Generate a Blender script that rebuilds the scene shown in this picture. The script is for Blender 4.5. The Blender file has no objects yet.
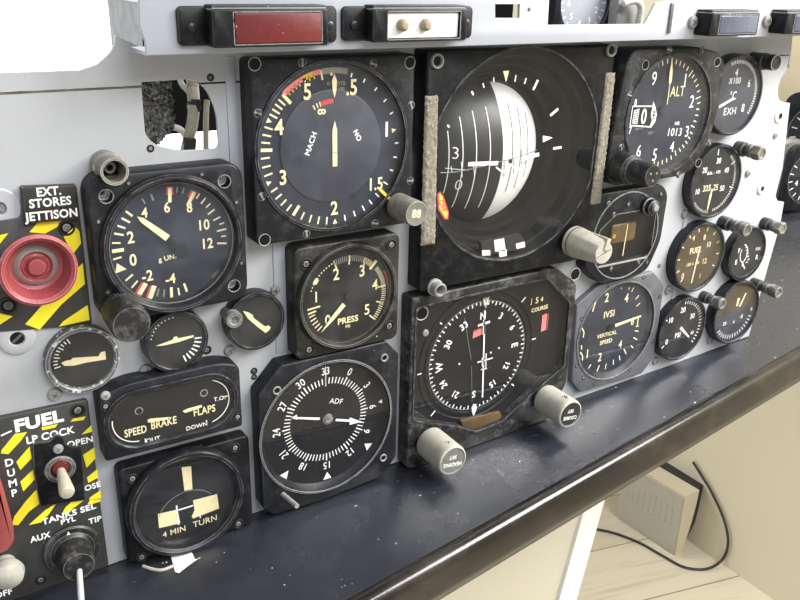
import bpy, bmesh, math, random
from mathutils import Vector, Matrix, Euler
random.seed(7)
PI = math.pi
K = 0.001
C = bpy.context.scene.collection
# ------------------------------------------------------------------ camera
F_PX = 836.505
CR = ((0.85300852, 0.49194868, 0.17424973), (-0.52138236, 0.78844337, 0.32637018), (0.02317134, -0.36924728, 0.92904227))
CAMD = 400.0     # camera stands 400 mm in front of the panel sheet

def ray(px, py):
    a, b = (px-400)/F_PX, (300-py)/F_PX
    return Vector([CR[i][0]*a + CR[i][1] + CR[i][2]*b for i in range(3)])
def P2(px, py, Y=0.0):          # pixel -> (X, Z) in mm on the vertical plane at depth Y
    d = ray(px, py); t = (Y+CAMD)/d.y
    return d.x*t, d.z*t
def PH(px, py, Z):              # pixel -> (X, Y) mm on a horizontal plane
    d = ray(px, py); t = Z/d.z
    return d.x*t, d.y*t-CAMD
TZ0, TSL = -313.5, 0.042        # table top: Z = TZ0 + TSL*X
def PT(px, py, dz=0):
    d = ray(px, py); t = (TZ0+dz)/(d.z-TSL*d.x)
    return Vector((d.x*t, d.y*t-CAMD, d.z*t))
def tz(X): return TZ0 + TSL*X

cam = bpy.data.cameras.new('camera'); cam.sensor_width = 36; cam.lens = F_PX/800*36
cam.clip_start = 0.01; cam.clip_end = 50
co = bpy.data.objects.new('camera', cam); C.objects.link(co)
M = Matrix(((CR[0][0], CR[0][2], -CR[0][1], 0), (CR[1][0], CR[1][2], -CR[1][1], -CAMD*K), (CR[2][0], CR[2][2], -CR[2][1], 0), (0, 0, 0, 1)))
co.matrix_world = M
bpy.context.scene.camera = co

# ------------------------------------------------------------------ materials
MATS = {}
def lin(c):
    return tuple(((x/255)/12.92 if x/255 <= 0.04045 else (((x/255)+0.055)/1.055)**2.4) for x in c)
class NT:
    def __init__(s, name):
        s.m = bpy.data.materials.new(name); s.m.use_nodes = True
        s.t = s.m.node_tree; s.t.nodes.clear(); MATS[name] = s.m
        s.out = s.n('ShaderNodeOutputMaterial')
    def n(s, t, **kw):
        x = s.t.nodes.new(t)
        for k, v in kw.items():
            if k[0] == '_': x.inputs[k[1:].replace('_', ' ')].default_value = v
            else: setattr(x, k, v)
        return x
    def l(s, a, b): s.t.links.new(a, b)
def mixc(T, fac, a, b, blend='MIX'):
    x = T.n('ShaderNodeMix', data_type='RGBA', blend_type=blend)
    for sock, v in ((0, fac), (6, a), (7, b)):
        if hasattr(v, 'links'): T.l(v, x.inputs[sock])
        elif sock == 0: x.inputs[0].default_value = v
        else: x.inputs[sock].default_value = (*v, 1)
    return x.outputs[2]
def ramp(T, src, lo, hi):
    r = T.n('ShaderNodeMapRange'); r.inputs[1].default_value = lo; r.inputs[2].default_value = hi; r.clamp = True
    T.l(src, r.inputs[0]); return r.outputs[0]
def mul(T, a, b):
    x = T.n('ShaderNodeMath', operation='MULTIPLY'); T.l(a, x.inputs[0])
    if hasattr(b, 'links'): T.l(b, x.inputs[1])
    else: x.inputs[1].default_value = b
    return x.outputs[0]
def noise(T, co_, scale, detail=4, rough=.6, dist=0):
    x = T.n('ShaderNodeTexNoise'); x.inputs['Scale'].default_value = scale; x.inputs['Detail'].default_value = detail
    x.inputs['Roughness'].default_value = rough; x.inputs['Distortion'].default_value = dist
    T.l(co_, x.inputs['Vector']); return x.outputs['Fac']
def paint(name, col, rough=.5, dust=0, spec=.5, metal=0.0, var=.25, vscale=60, wear=None, wamt=.6, wr=.0006, speck=None, samt=.66, sscale=500, bump=.15, bscale=900, col2=None, coat=0, blotch=None, bl=(.56, .66), blscale=45):
    T = NT(name)
    tc = T.n('ShaderNodeTexCoord').outputs['Object']
    p = T.n('ShaderNodeBsdfPrincipled'); T.l(p.outputs[0], T.out.inputs[0])
    n1 = noise(T, tc, vscale)
    dark = tuple(c*(1-var) for c in col) if col2 is None else col2
    c = mixc(T, ramp(T, n1, .3, .7), dark, col)
    if blotch:
        c = mixc(T, ramp(T, noise(T, tc, blscale, 6, .7), *bl), c, blotch)
    if dust:
        c = mixc(T, mul(T, ramp(T, noise(T, tc, 130, 9, .75), .5, .72), dust), c, (.4, .4, .4))
    if speck:
        s = ramp(T, noise(T, tc, sscale, 2, .5), samt, samt+.04)
        c = mixc(T, s, c, speck)
    if wear:
        bv = T.n('ShaderNodeBevel', samples=4); bv.inputs['Radius'].default_value = wr
        ge = T.n('ShaderNodeNewGeometry')
        dp = T.n('ShaderNodeVectorMath', operation='DOT_PRODUCT'); T.l(bv.outputs[0], dp.inputs[0]); T.l(ge.outputs['Normal'], dp.inputs[1])
        iv = T.n('ShaderNodeMath', operation='SUBTRACT'); iv.inputs[0].default_value = 1; T.l(dp.outputs['Value'], iv.inputs[1])
        e = ramp(T, iv.outputs[0], .02, .14)
        w = mul(T, e, ramp(T, noise(T, tc, 160, 5, .7), .62-wamt*.35, .72-wamt*.3))
        c = mixc(T, w, c, wear)
    T.l(c, p.inputs['Base Color'])
    p.inputs['Metallic'].default_value = metal; p.inputs['Specular IOR Level'].default_value = spec
    rr = T.n('ShaderNodeMapRange'); T.l(noise(T, tc, vscale*2), rr.inputs[0]); rr.inputs[3].default_value = max(rough-.1, .03); rr.inputs[4].default_value = min(rough+.12, 1)
    T.l(rr.outputs[0], p.inputs['Roughness'])
    if coat: p.inputs['Coat Weight'].default_value = coat
    if bump:
        b = T.n('ShaderNodeBump'); b.inputs['Strength'].default_value = bump; b.inputs['Distance'].default_value = .0004
        T.l(noise(T, tc, bscale, 3), b.inputs['Height']); T.l(b.outputs[0], p.inputs['Normal'])
    return T
grime = (.10, .085, .06)
paint('panel_grey', lin((174, 176, 179)), .5, var=.07, vscale=25, wear=(.75, .75, .74), wamt=.5, speck=(.33, .33, .34), samt=.74, sscale=260, bump=.05, blotch=lin((158, 159, 160)), bl=(.55, .75), blscale=14)
paint('rail_grey', lin((168, 171, 178)), .42, var=.06, vscale=20, wear=(.8, .8, .8), wamt=.6, bump=.04)
paint('frame_black', (.005, .0055, .007), .4, dust=.05, spec=.22, var=.3, wear=(.5, .5, .5), wamt=1.0, wr=.0009, speck=(.45, .45, .45), samt=.765, sscale=420, bump=.25, blotch=(.014, .014, .017), bl=(.5, .7))
paint('frame_blue_black', (.009, .0098, .013), .42, dust=.07, spec=.3, var=.3, wear=(.5, .5, .5), wamt=.95, wr=.0009, speck=(.5, .5, .5), samt=.77, sscale=420, bump=.2, blotch=(.021, .022, .027), bl=(.5, .7))
paint('frame_olive_black', (.016, .0145, .012), .45, dust=.14, spec=.35, var=.4, wear=(.38, .36, .32), wamt=.8, speck=(.45, .43, .38), samt=.76, sscale=400, bump=.3, blotch=(.05, .045, .035), bl=(.5, .7))
paint('frame_worn', (.013, .0125, .012), .45, dust=.35, spec=.4, var=.4, wear=(.6, .58, .55), wamt=1, wr=.0011, speck=(.4, .4, .38), samt=.72, sscale=420, bump=.3, blotch=(.05, .047, .042), bl=(.48, .7))
paint('frame_grey', (.105, .108, .122), .45, dust=.15, var=.2, wear=(.6, .6, .62), wamt=.95, wr=.0009, speck=(.6, .6, .6), samt=.75, sscale=420, bump=.2)
paint('frame_crackle', (.013, .0125, .014), .5, dust=.16, spec=.35, var=.4, wear=(.3, .3, .3), wamt=.6, speck=(.3, .3, .3), samt=.73, sscale=600, bump=.5, blotch=(.038, .033, .028), bl=(.5, .7))
paint('bezel_black', (.007, .007, .010), .35, dust=.06, spec=.4, var=.2, wear=(.32, .32, .33), wamt=.6, wr=.0006, speck=(.4, .4, .4), samt=.77, sscale=500, bump=.1)
paint('bezel_chipped', (.1, .1, .1), .4, var=.5, wear=(.7, .7, .7), wamt=1, wr=.001, speck=(.55, .55, .55), samt=.6, sscale=420, bump=.2)
paint('cavity_black', (.006, .006, .007), .4, spec=.2, var=.2, bump=.05)
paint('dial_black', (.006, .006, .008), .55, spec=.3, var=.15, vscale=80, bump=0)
paint('dial_sheen_blue', (.018, .022, .038), .5, spec=.3, var=.15, vscale=60, bump=0)  # bluish tint of the glass reflections put into the dial colour
paint('dial_brown', (.075, .05, .022), .5, var=.45, vscale=50, bump=0)
paint('dial_inner', (.034, .039, .060), .42, var=.2, vscale=50, bump=0)  # lighter bluish base, glass reflection included in the colour
paint('mark_cream', lin((242, 228, 178)), .6, var=.1, vscale=300, bump=0)
paint('mark_white', lin((248, 248, 244)), .6, var=.05, vscale=300, bump=0)
paint('mark_grey', lin((140, 138, 130)), .6, var=.2, vscale=300, bump=0)
paint('mark_red', lin((205, 70, 78)), .6, var=.2, vscale=300, bump=0)
paint('mark_pink', lin((240, 130, 125)), .6, var=.2, vscale=300, bump=0)
paint('mark_yellow', lin((225, 180, 45)), .6, var=.1, vscale=300, bump=0)
paint('hazard_yellow', lin((240, 222, 40)), .5, var=.05, vscale=120, speck=(.12, .1, .03), samt=.74, sscale=300, bump=.08, blotch=lin((205, 185, 45)), bl=(.6, .75))
paint('plate_dark', (.05, .049, .046), .45, var=.35, vscale=90, wear=(.5, .5, .48), wamt=.6, bump=.2, speck=(.3, .3, .28), samt=.75, sscale=400)
paint('label_black', (.03, .028, .025), .4, var=.4, vscale=120, wear=(.5, .5, .46), wamt=.8, bump=.1)
paint('knob_red', lin((150, 66, 70)), .42, var=.2, vscale=120, wear=lin((228, 150, 150)), wamt=.8, bump=.35, bscale=600, speck=lin((228, 165, 160)), samt=.72)
paint('guard_red', lin((160, 78, 74)), .35, var=.2, bump=.1)
paint('lens_red', lin((98, 30, 30)), .35, var=.12, vscale=200, bump=.1, speck=lin((190, 120, 90)), samt=.73)
paint('lens_slate', lin((86, 90, 104)), .25, var=.12, vscale=90, bump=.05)
paint('steel', (.30, .295, .28), .42, 1, var=.25, vscale=300, bump=.15, blotch=(.2, .18, .14), bl=(.55, .7), blscale=300)
paint('steel_dark', (.10, .097, .088), .42, .8, var=.4, vscale=250, bump=.3, wear=(.6, .58, .52), wamt=.8)
paint('brass_olive', (.19, .175, .14), .4, .5, var=.3, vscale=250, bump=.2, wear=(.6, .58, .5), wamt=.7)
paint('bright_metal', (.5, .5, .49), .38, 1, var=.1, vscale=300, bump=0)
paint('knob_cream', lin((178, 174, 161)), .5, dust=.1, var=.22, vscale=200, bump=.1, wear=lin((225, 222, 210)), wamt=.5)
paint('knob_face', lin((120, 118, 112)), .5, var=.25, vscale=250, bump=.1)
paint('knob_black', (.014, .0135, .013), .4, dust=.25, var=.3, vscale=200, bump=.4, wear=(.3, .3, .3), wamt=.8)
paint('velcro', lin((138, 131, 116)), .95, var=.35, vscale=500, bump=1, bscale=1500, speck=lin((190, 184, 170)), samt=.64, sscale=1200)
paint('ball_white', lin((228, 227, 222)), .45, var=.04, bump=0)
paint('ball_black', (.022, .022, .024), .4, var=.1, bump=0)
paint('flag_yellow', lin((235, 205, 90)), .5, var=.1, bump=0)
paint('rubber', (.02, .02, .02), .45, var=.2, bump=.1)
paint('rust_and_sheen_brown', (.13, .075, .025), .5, var=.4, vscale=160, bump=.15)
paint('seal', (.16, .14, .1), .8, var=.6, vscale=90, bump=.4)
paint('white_plastic', lin((235, 235, 232)), .4, var=.03, bump=.02)
paint('paper', lin((240, 240, 238)), .8, var=.03, bump=.1)
paint('wire_cream', lin((190, 182, 162)), .5, var=.2, vscale=200, bump=.1)
paint('wire_white', lin((225, 222, 212)), .4, var=.08, bump=.05)
paint('wall_paint', lin((208, 199, 174)), .8, var=.03, vscale=3, bump=.1, bscale=300)
paint('wall_white', lin((240, 240, 238)), .8, var=.02, vscale=3, bump=.1, bscale=300)
paint('board_cream', lin((205, 198, 178)), .6, var=.03, vscale=8, bump=.05)
paint('box_beige', lin((160, 150, 126)), .7, var=.08, vscale=20, bump=.1)
paint('spk_grey', lin((168, 163, 148)), .6, var=.05, vscale=40, bump=.05)
paint('spk_side', lin((190, 180, 154)), .6, var=.05, vscale=40, bump=.05)
paint('spk_black', (.02, .019, .018), .5, var=.2, bump=.1)
paint('can_brown', (.10, .088, .075), .45, .3, var=.35, vscale=60, bump=.2, wear=(.3, .28, .25), wamt=.6, blotch=(.2, .17, .13), bl=(.6, .75))
paint('foil', (.28, .27, .25), .3, .9, var=.6, vscale=300, bump=1, bscale=350)
paint('bulb', lin((165, 150, 125)), .15, .4, var=.3, vscale=400, bump=0)

# table vinyl: blue-black, scuffs, white crumbs, a scraped patch
T = paint('table_vinyl', (.021, .023, .031), .27, spec=.85, var=.25, vscale=9, wear=(.34, .34, .36), wamt=.1, wr=.0006, dust=.02, speck=(.7, .7, .7), samt=.735, sscale=330, bump=.12, bscale=500, blotch=(.019, .021, .028), bl=(.5, .7), blscale=9)
paint('table_edge', (.015, .0125, .011), .18, spec=.5, var=.4, vscale=14, bump=.1, blotch=(.045, .036, .028), bl=(.5, .72), blscale=14)
# floor planks
T = NT('floor_wood')
tc = T.n('ShaderNodeTexCoord').outputs['Object']
mp = T.n('ShaderNodeMapping'); mp.inputs['Rotation'].default_value = (0, 0, math.radians(12)); T.l(tc, mp.inputs[0])
br = T.n('ShaderNodeTexBrick'); br.offset = .37; T.l(mp.outputs[0], br.inputs['Vector'])
br.inputs['Color1'].default_value = (*lin((200, 190, 166)), 1); br.inputs['Color2'].default_value = (*lin((184, 173, 150)), 1); br.inputs['Mortar'].default_value = (*lin((130, 118, 92)), 1)
br.inputs['Scale'].default_value = 1; br.inputs['Brick Width'].default_value = .9; br.inputs['Row Height'].default_value = .15; br.inputs['Mortar Size'].default_value = .0015
m2 = T.n('ShaderNodeMapping'); m2.inputs['Scale'].default_value = (3, 40, 1); T.l(mp.outputs[0], m2.inputs[0])
g = noise(T, m2.outputs[0], 1.2, 8, .7, .6)
c = mixc(T, mul(T, ramp(T, g, .5, .75), .5), br.outputs['Color'], lin((140, 128, 104)))
p = T.n('ShaderNodeBsdfPrincipled'); T.l(c, p.inputs['Base Color']); p.inputs['Roughness'].default_value = .45; T.l(p.outputs[0], T.out.inputs[0])
# glass with a little dust
def glassmat(name, dust, tint=(1, 1, 1)):
    T = NT(name)
    tc = T.n('ShaderNodeTexCoord').outputs['Object']
    tr = T.n('ShaderNodeBsdfTransparent'); tr.inputs[0].default_value = (*tint, 1)
    gl = T.n('ShaderNodeBsdfGlossy'); gl.inputs['Roughness'].default_value = .03
    df = T.n('ShaderNodeBsdfDiffuse'); df.inputs[0].default_value = (.75, .77, .82, 1)
    ge = T.n('ShaderNodeNewGeometry'); dp = T.n('ShaderNodeVectorMath', operation='DOT_PRODUCT'); T.l(ge.outputs['Incoming'], dp.inputs[0]); T.l(ge.outputs['Normal'], dp.inputs[1])
    ab = T.n('ShaderNodeMath', operation='ABSOLUTE'); T.l(dp.outputs['Value'], ab.inputs[0])
    om = T.n('ShaderNodeMath', operation='SUBTRACT'); om.inputs[0].default_value = 1; T.l(ab.outputs[0], om.inputs[1])
    pw = T.n('ShaderNodeMath', operation='POWER'); T.l(om.outputs[0], pw.inputs[0]); pw.inputs[1].default_value = 5
    fr = T.n('ShaderNodeMath', operation='MULTIPLY_ADD'); T.l(pw.outputs[0], fr.inputs[0]); fr.inputs[1].default_value = .95; fr.inputs[2].default_value = .05
    m1 = T.n('ShaderNodeMixShader'); T.l(mul(T, ramp(T, noise(T, tc, 45, 5, .65), .35, .75), dust), m1.inputs[0]); T.l(tr.outputs[0], m1.inputs[1]); T.l(df.outputs[0], m1.inputs[2])
    mx = T.n('ShaderNodeMixShader'); T.l(fr.outputs[0], mx.inputs[0]); T.l(m1.outputs[0], mx.inputs[1]); T.l(gl.outputs[0], mx.inputs[2])
    T.l(mx.outputs[0], T.out.inputs[0])
glassmat('glass', .045); glassmat('glass_clean', .01)
T = NT('pane_glow'); em = T.n('ShaderNodeEmission'); em.inputs[0].default_value = (.97, .985, 1, 1); em.inputs[1].default_value = 2.2; T.l(em.outputs[0], T.out.inputs[0])
T = NT('lamp_light'); em = T.n('ShaderNodeEmission'); em.inputs[1].default_value = 6; T.l(em.outputs[0], T.out.inputs[0])

# ------------------------------------------------------------------ mesh builder (mm)
_tc = {}
CAPH = .729
def glyphs(s, bold):
    k = (s, bold)
    if k not in _tc:
        cu = bpy.data.curves.new('tmp', 'FONT'); cu.body = s; cu.size = 1; cu.offset = bold; cu.resolution_u = 3; cu.space_character = 1.05
        cu.align_x = 'CENTER'
        o = bpy.data.objects.new('tmp', cu); C.objects.link(o)
        me = o.to_mesh()
        vs = [tuple(v.co) for v in me.vertices]; fs = [tuple(p.vertices) for p in me.polygons]
        o.to_mesh_clear(); bpy.data.objects.remove(o); bpy.data.curves.remove(cu)
        xs = [v[0] for v in vs]; ys = [v[1] for v in vs]
        cx, cy, h = (min(xs)+max(xs))/2, CAPH/2, CAPH
        _tc[k] = ([((v[0]-cx), (v[1]-cy)) for v in vs], fs, h)
    return _tc[k]
class MB:
    def __init__(s): s.v = []; s.f = []; s.m = []; s.mats = []
    def mi(s, m):
        if m not in s.mats: s.mats.append(m)
        return s.mats.index(m)
    def add(s, vs, fs, m):
        o = len(s.v); s.v += [tuple(v) for v in vs]; k = s.mi(m)
        for f in fs: s.f.append(tuple(i+o for i in f)); s.m.append(k)
    def loft(s, loops, m, cap0=True, cap1=True, closed=True):
        n = len(loops[0]); vs = [p for l in loops for p in l]; fs = []
        for a in range(len(loops)-1):
            for i in range(n if closed else n-1):
                j = (i+1) % n
                fs.append((a*n+i, a*n+j, (a+1)*n+j, (a+1)*n+i))
        if cap0: fs.append(tuple(range(n))[::-1])
        if cap1: fs.append(tuple((len(loops)-1)*n+i for i in range(n)))
        s.add(vs, fs, m)
    def prism(s, out, y0, y1, b, m):           # y0 back, y1 front (smaller)
        if area(out) < 0: out = out[::-1]
        L = [[(x, y0, z) for x, z in out]]
        if b:
            L.append([(x, y1+b, z) for x, z in out])
            i1 = inset(out, b*.35); i2 = inset(out, b)
            L.append([(x, y1+b*.35, z) for x, z in i1]); L.append([(x, y1, z) for x, z in i2])
        else: L.append([(x, y1, z) for x, z in out])
        s.loft(L, m)
    def flat(s, out, y, m):
        if area(out) < 0: out = out[::-1]
        s.add([(x, y, z) for x, z in out], [tuple(range(len(out)))], m)
    def lathe(s, prof, cx, cz, m, n=64, knurl=None, cy=0, mat=None):   # prof: (r, y) ; axis along Y
        mat = mat
        vs = []; fs = []; rows = []
        for j, (r, y) in enumerate(prof):
            if r <= 1e-6: rows.append([len(vs)]); vs.append((0, y, 0)); continue
            row = []
            for i in range(n):
                a = 2*PI*i/n; rr = r + (knurl(i, j, a) if knurl else 0)
                row.append(len(vs)); vs.append((rr*math.cos(a), y, rr*math.sin(a)))
            rows.append(row)
        for a, b in zip(rows, rows[1:]):
            for i in range(n):
                j = (i+1) % n
                if len(a) == 1 and len(b) == 1: continue
                if len(a) == 1: fs.append((a[0], b[j], b[i]))
                elif len(b) == 1: fs.append((a[i], a[j], b[0]))
                else: fs.append((a[i], a[j], b[j], b[i]))
        if mat: vs = [tuple(mat @ Vector(v)) for v in vs]
        else: vs = [(x+cx, y+cy, z+cz) for x, y, z in vs]
        s.add(vs, fs, m)
    def box(s, x0, x1, y0, y1, z0, z1, m, mat=None):
        vs = [(x, y, z) for x in (x0, x1) for y in (y0, y1) for z in (z0, z1)]
        if mat: vs = [tuple(mat @ Vector(v)) for v in vs]
        s.add(vs, [(0, 1, 3, 2), (4, 6, 7, 5), (0, 4, 5, 1), (2, 3, 7, 6), (0, 2, 6, 4), (1, 5, 7, 3)], m)
    def tube(s, pts, r, m, n=10, smooth=True):
        pts = [Vector(p) for p in pts]
        if smooth: pts = crom(pts)
        loops = []; up = Vector((0.13, 0.2, 1)).normalized()
        for i, p in enumerate(pts):
            d = (pts[min(i+1, len(pts)-1)]-pts[max(i-1, 0)]).normalized()
            a = d.cross(up); 
            if a.length < .05: a = d.cross(Vector((1, 0, 0)))
            a.normalize(); b = d.cross(a)
            rr = r[min(i, len(r)-1)] if isinstance(r, (list, tuple)) else r
            loops.append([tuple(p+a*rr*math.cos(2*PI*k/n)+b*rr*math.sin(2*PI*k/n)) for k in range(n)])
        s.loft(loops, m)
    def text(s, t, x, z, y, h, m, ang=0, sx=1, bold=.012, shear=0, conf=None):
        vs, fs, hh = glyphs(t, bold); k = h/hh; a = math.radians(-ang); ca, sa = math.cos(a), math.sin(a)
        out = []
        for u, w in vs:
            u = (u+shear*w)*k*sx; w = w*k
            X, Z = x+u*ca-w*sa, z+u*sa+w*ca
            out.append(conf(X, Z) if conf else (X, y, Z))
        s.add(out, fs, m)
    def bar(s, x0, z0, x1, z1, w, y, m, w1=None, conf=None):
        w1 = w if w1 is None else w1
        d = Vector((x1-x0, z1-z0)); L = d.length or 1; nx, nz = -d.y/L, d.x/L
        if conf:
            n = 14; vs = []
            for i in range(n+1):
                t = i/n; X, Z = x0+d.x*t, z0+d.y*t
                vs += [conf(X+nx*w/2, Z+nz*w/2), conf(X-nx*w/2, Z-nz*w/2)]
            s.add(vs, [(2*i, 2*i+1, 2*i+3, 2*i+2) for i in range(n)], m); return
        s.flat([(x0+nx*w/2, z0+nz*w/2), (x0-nx*w/2, z0-nz*w/2), (x1-nx*w1/2, z1-nz*w1/2), (x1+nx*w1/2, z1+nz*w1/2)], y, m)
    def tick(s, cx, cz, y, ang, r0, r1, w, m, w1=None):
        a = math.radians(ang); u, v = math.sin(a), math.cos(a)
        s.bar(cx+r0*u, cz+r0*v, cx+r1*u, cz+r1*v, w, y, m, w1)
    def ticks(s, cx, cz, y, angs, r0, r1, w, m):
        for a in angs: s.tick(cx, cz, y, a, r0, r1, w, m)
    def arc(s, cx, cz, y, a0, a1, r0, r1, m, n=None):
        n = n or max(4, int(abs(a1-a0)/4)); vs = []
        for i in range(n+1):
            a = math.radians(a0+(a1-a0)*i/n)
            vs += [(cx+r0*math.sin(a), y, cz+r0*math.cos(a)), (cx+r1*math.sin(a), y, cz+r1*math.cos(a))]
        s.add(vs, [(2*i, 2*i+1, 2*i+3, 2*i+2) for i in range(n)], m)
    def disc(s, cx, cz, y, r, m, n=64): s.flat([(cx+r*math.cos(2*PI*i/n), cz+r*math.sin(2*PI*i/n)) for i in range(n)], y, m)
    def build(s, name, parent=None, org=(0, 0, 0), ang=35):
        me = bpy.data.meshes.new(name); o = Vector(org)
        me.from_pydata([tuple((Vector(v)-o)*K) for v in s.v], [], s.f)
        for m in s.mats: me.materials.append(MATS[m])
        me.polygons.foreach_set('material_index', s.m)
        bm = bmesh.new(); bm.from_mesh(me); 
        if not s.mats[0].startswith('glass'): bmesh.ops.recalc_face_normals(bm, faces=bm.faces[:])
        bm.to_mesh(me); bm.free()
        me.polygons.foreach_set('use_smooth', [True]*len(me.polygons)); me.set_sharp_from_angle(angle=math.radians(ang))
        ob = bpy.data.objects.new(name, me); C.objects.link(ob)
        if parent: ob.parent = parent
        else: ob.location = o*K
        return ob
def area(p): return sum(p[i][0]*p[(i+1) % len(p)][1]-p[(i+1) % len(p)][0]*p[i][1] for i in range(len(p)))/2
def inset(p, d):
    n = len(p); out = []; sg = 1 if area(p) > 0 else -1
    for i in range(n):
        a, b, c = Vector(p[i-1]), Vector(p[i]), Vector(p[(i+1) % n])
        e1 = (b-a).normalized() if (b-a).length > 1e-9 else Vector((1, 0)); e2 = (c-b).normalized() if (c-b).length > 1e-9 else e1
        n1 = Vector((-e1.y, e1.x)); n2 = Vector((-e2.y, e2.x)); nn = n1+n2
        if nn.length < 1e-6: nn = n1
        nn.normalize(); k = d/max(nn.dot(n1), .4)
        out.append(tuple(b+nn*k*sg))
    return out
def crom(p, n=6):
    out = []
    for i in range(len(p)-1):
        a, b, c, d = p[max(i-1, 0)], p[i], p[i+1], p[min(i+2, len(p)-1)]
        for k in range(n):
            t = k/n; out.append(.5*((2*b)+(c-a)*t+(2*a-5*b+4*c-d)*t*t+(3*b-a-3*c+d)*t**3))
    out.append(p[-1]); return out
def rrect(x0, x1, z0, z1, r, n=7):
    out = []
    for cx, cz, a0 in ((x1-r, z1-r, 0), (x0+r, z1-r, 90), (x0+r, z0+r, 180), (x1-r, z0+r, 270)):
        for i in range(n+1):
            a = math.radians(a0+90*i/n); out.append((cx+r*math.cos(a), cz+r*math.sin(a)))
    return out
def roundpoly(p, r, n=5):
    out = []; m = len(p); rs = r if isinstance(r, (list, tuple)) else [r]*m
    for i in range(m):
        a, b, c = Vector(p[i-1]), Vector(p[i]), Vector(p[(i+1) % m])
        d1, d2 = (a-b), (c-b); k = min(rs[i], d1.length*.48, d2.length*.48)
        s, e = b+d1.normalized()*k, b+d2.normalized()*k
        for j in range(n+1):
            t = j/n; q = s*(1-t)**2+b*2*t*(1-t)+e*t*t; out.append((q.x, q.y))
    return out
def circ(cx, cz, r, n=64): return [(cx+r*math.cos(2*PI*i/n), cz+r*math.sin(2*PI*i/n)) for i in range(n)]
def cut(ob, cutters):
    par = ob.parent; ob.parent = None
    tmp = []
    for i, c in enumerate(cutters):
        c.mats = [c.mats[0]] if c.mats else ['frame_black']
        o = c.build('cutter'); o.location = ob.location*0 if par is None else o.location
        m = ob.modifiers.new('b', 'BOOLEAN'); m.operation = 'DIFFERENCE'; m.solver = 'EXACT'; m.object = o; tmp.append(o)
    bpy.context.view_layer.update()
    dg = bpy.context.evaluated_depsgraph_get()
    me = bpy.data.meshes.new_from_object(ob.evaluated_get(dg), preserve_all_data_layers=True, depsgraph=dg)
    ob.modifiers.clear(); old = ob.data; ob.data = me; me.name = ob.name
    me.polygons.foreach_set('use_smooth', [True]*len(me.polygons)); me.set_sharp_from_angle(angle=math.radians(35))
    for o in tmp: bpy.data.objects.remove(o)
    ob.parent = par
    return ob

class Inst:
    def __init__(s, name, label, cat, x, z, y=0, group=None):
        s.o = (x, y, z); e = bpy.data.objects.new(name, None); e.empty_display_size = .01
        e.location = (x*K, y*K, z*K); C.objects.link(e); e['label'] = label; e['category'] = cat
        if group: e['group'] = group
        s.e = e
    def L(s, px, py, y=0):
        X, Z = P2(px, py, y+s.o[1]); return X-s.o[0], Z-s.o[2]
    def Lc(s, crop):             # a reader of coordinates in an enlarged view of the photograph
        x0, y0, k = crop
        return lambda u, w, y: s.L(x0+u/k, y0+w/k, y)
    def part(s, name, mb, label=None, cuts=None, parent=None, ang=35):
        o = mb.build(name, parent or s.e, ang=ang)
        if cuts: cut(o, cuts)
        if label: o['label'] = label
        return o
    def screw(s, x, z, y, r, kind='pan', name='screw', rot=None, label=None):
        m = MB(); rot = random.uniform(0, 90) if rot is None else rot
        a = Matrix.Translation((x, y, z)) @ Matrix.Rotation(math.radians(rot), 4, 'Y')
        if kind == 'pan':
            m.lathe([(r, 0), (r, -r*.22), (r*.86, -r*.48), (r*.5, -r*.6), (0, -r*.62)], x, z, 'steel', 24, cy=y)
            for k in (0, 90):
                m.box(-r*.55, r*.55, -r*.68, -r*.4, -r*.11, r*.11, 'label_black', a @ Matrix.Rotation(math.radians(k), 4, 'Y'))
        elif kind == 'flush':
            m.lathe([(r, .05), (r, -r*.1), (r*.9, -r*.16), (0, -r*.16)], x, z, 'frame_blue_black', 24, cy=y)
            m.box(-r*.8, r*.8, -r*.25, -r*.1, -r*.12, r*.12, 'steel_dark', a)
        elif kind == 'eyelet':       # lipped hole with metal rim and dark bore
            m.lathe([(r*.62, 2), (r*.62, -r*.1), (r*.74, -r*.3), (r*.92, -r*.3), (r, 0)], x, z, 'steel', 28, cy=y)
            m.disc(x, z, y-.02, r*.64, 'cavity_black', 24)
        elif kind == 'hole':
            m.lathe([(r, .05), (r*.97, -r*.06), (r*.88, -r*.06), (r*.84, 0)], x, z, 'steel_dark', 28, cy=y)
            m.disc(x, z, y-.03, r*.86, 'cavity_black', 24)
        elif kind == 'dark':         # sunken dark screw in a lipped hole
            m.lathe([(r, .05), (r*.95, -r*.12), (r*.78, -r*.16), (r*.7, r*.0)], x, z, 'rubber', 28, cy=y)
            m.disc(x, z, y-.03, r*.72, 'cavity_black', 24)
            m.lathe([(r*.45, 0), (r*.42, -r*.1), (0, -r*.13)], x, z, 'steel_dark', 16, cy=y-.04)
        return s.part(name, m, label)
def struct(o): o['kind'] = 'structure'; return o
def top(o, label, cat, group=None):
    o['label'] = label; o['category'] = cat
    if group: o['group'] = group
    return o
def solve_len(x, z, px, py, lo=2, hi=80):          # how far a stud at (x, z) sticks out so that its tip is seen at the pixel
    best = None
    for i in range(200):
        l = lo+(hi-lo)*i/199; X, Z = P2(px, py, -l); d = abs(X-x)
        if best is None or d < best[0]: best = (d, l)
    return best[1]

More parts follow.
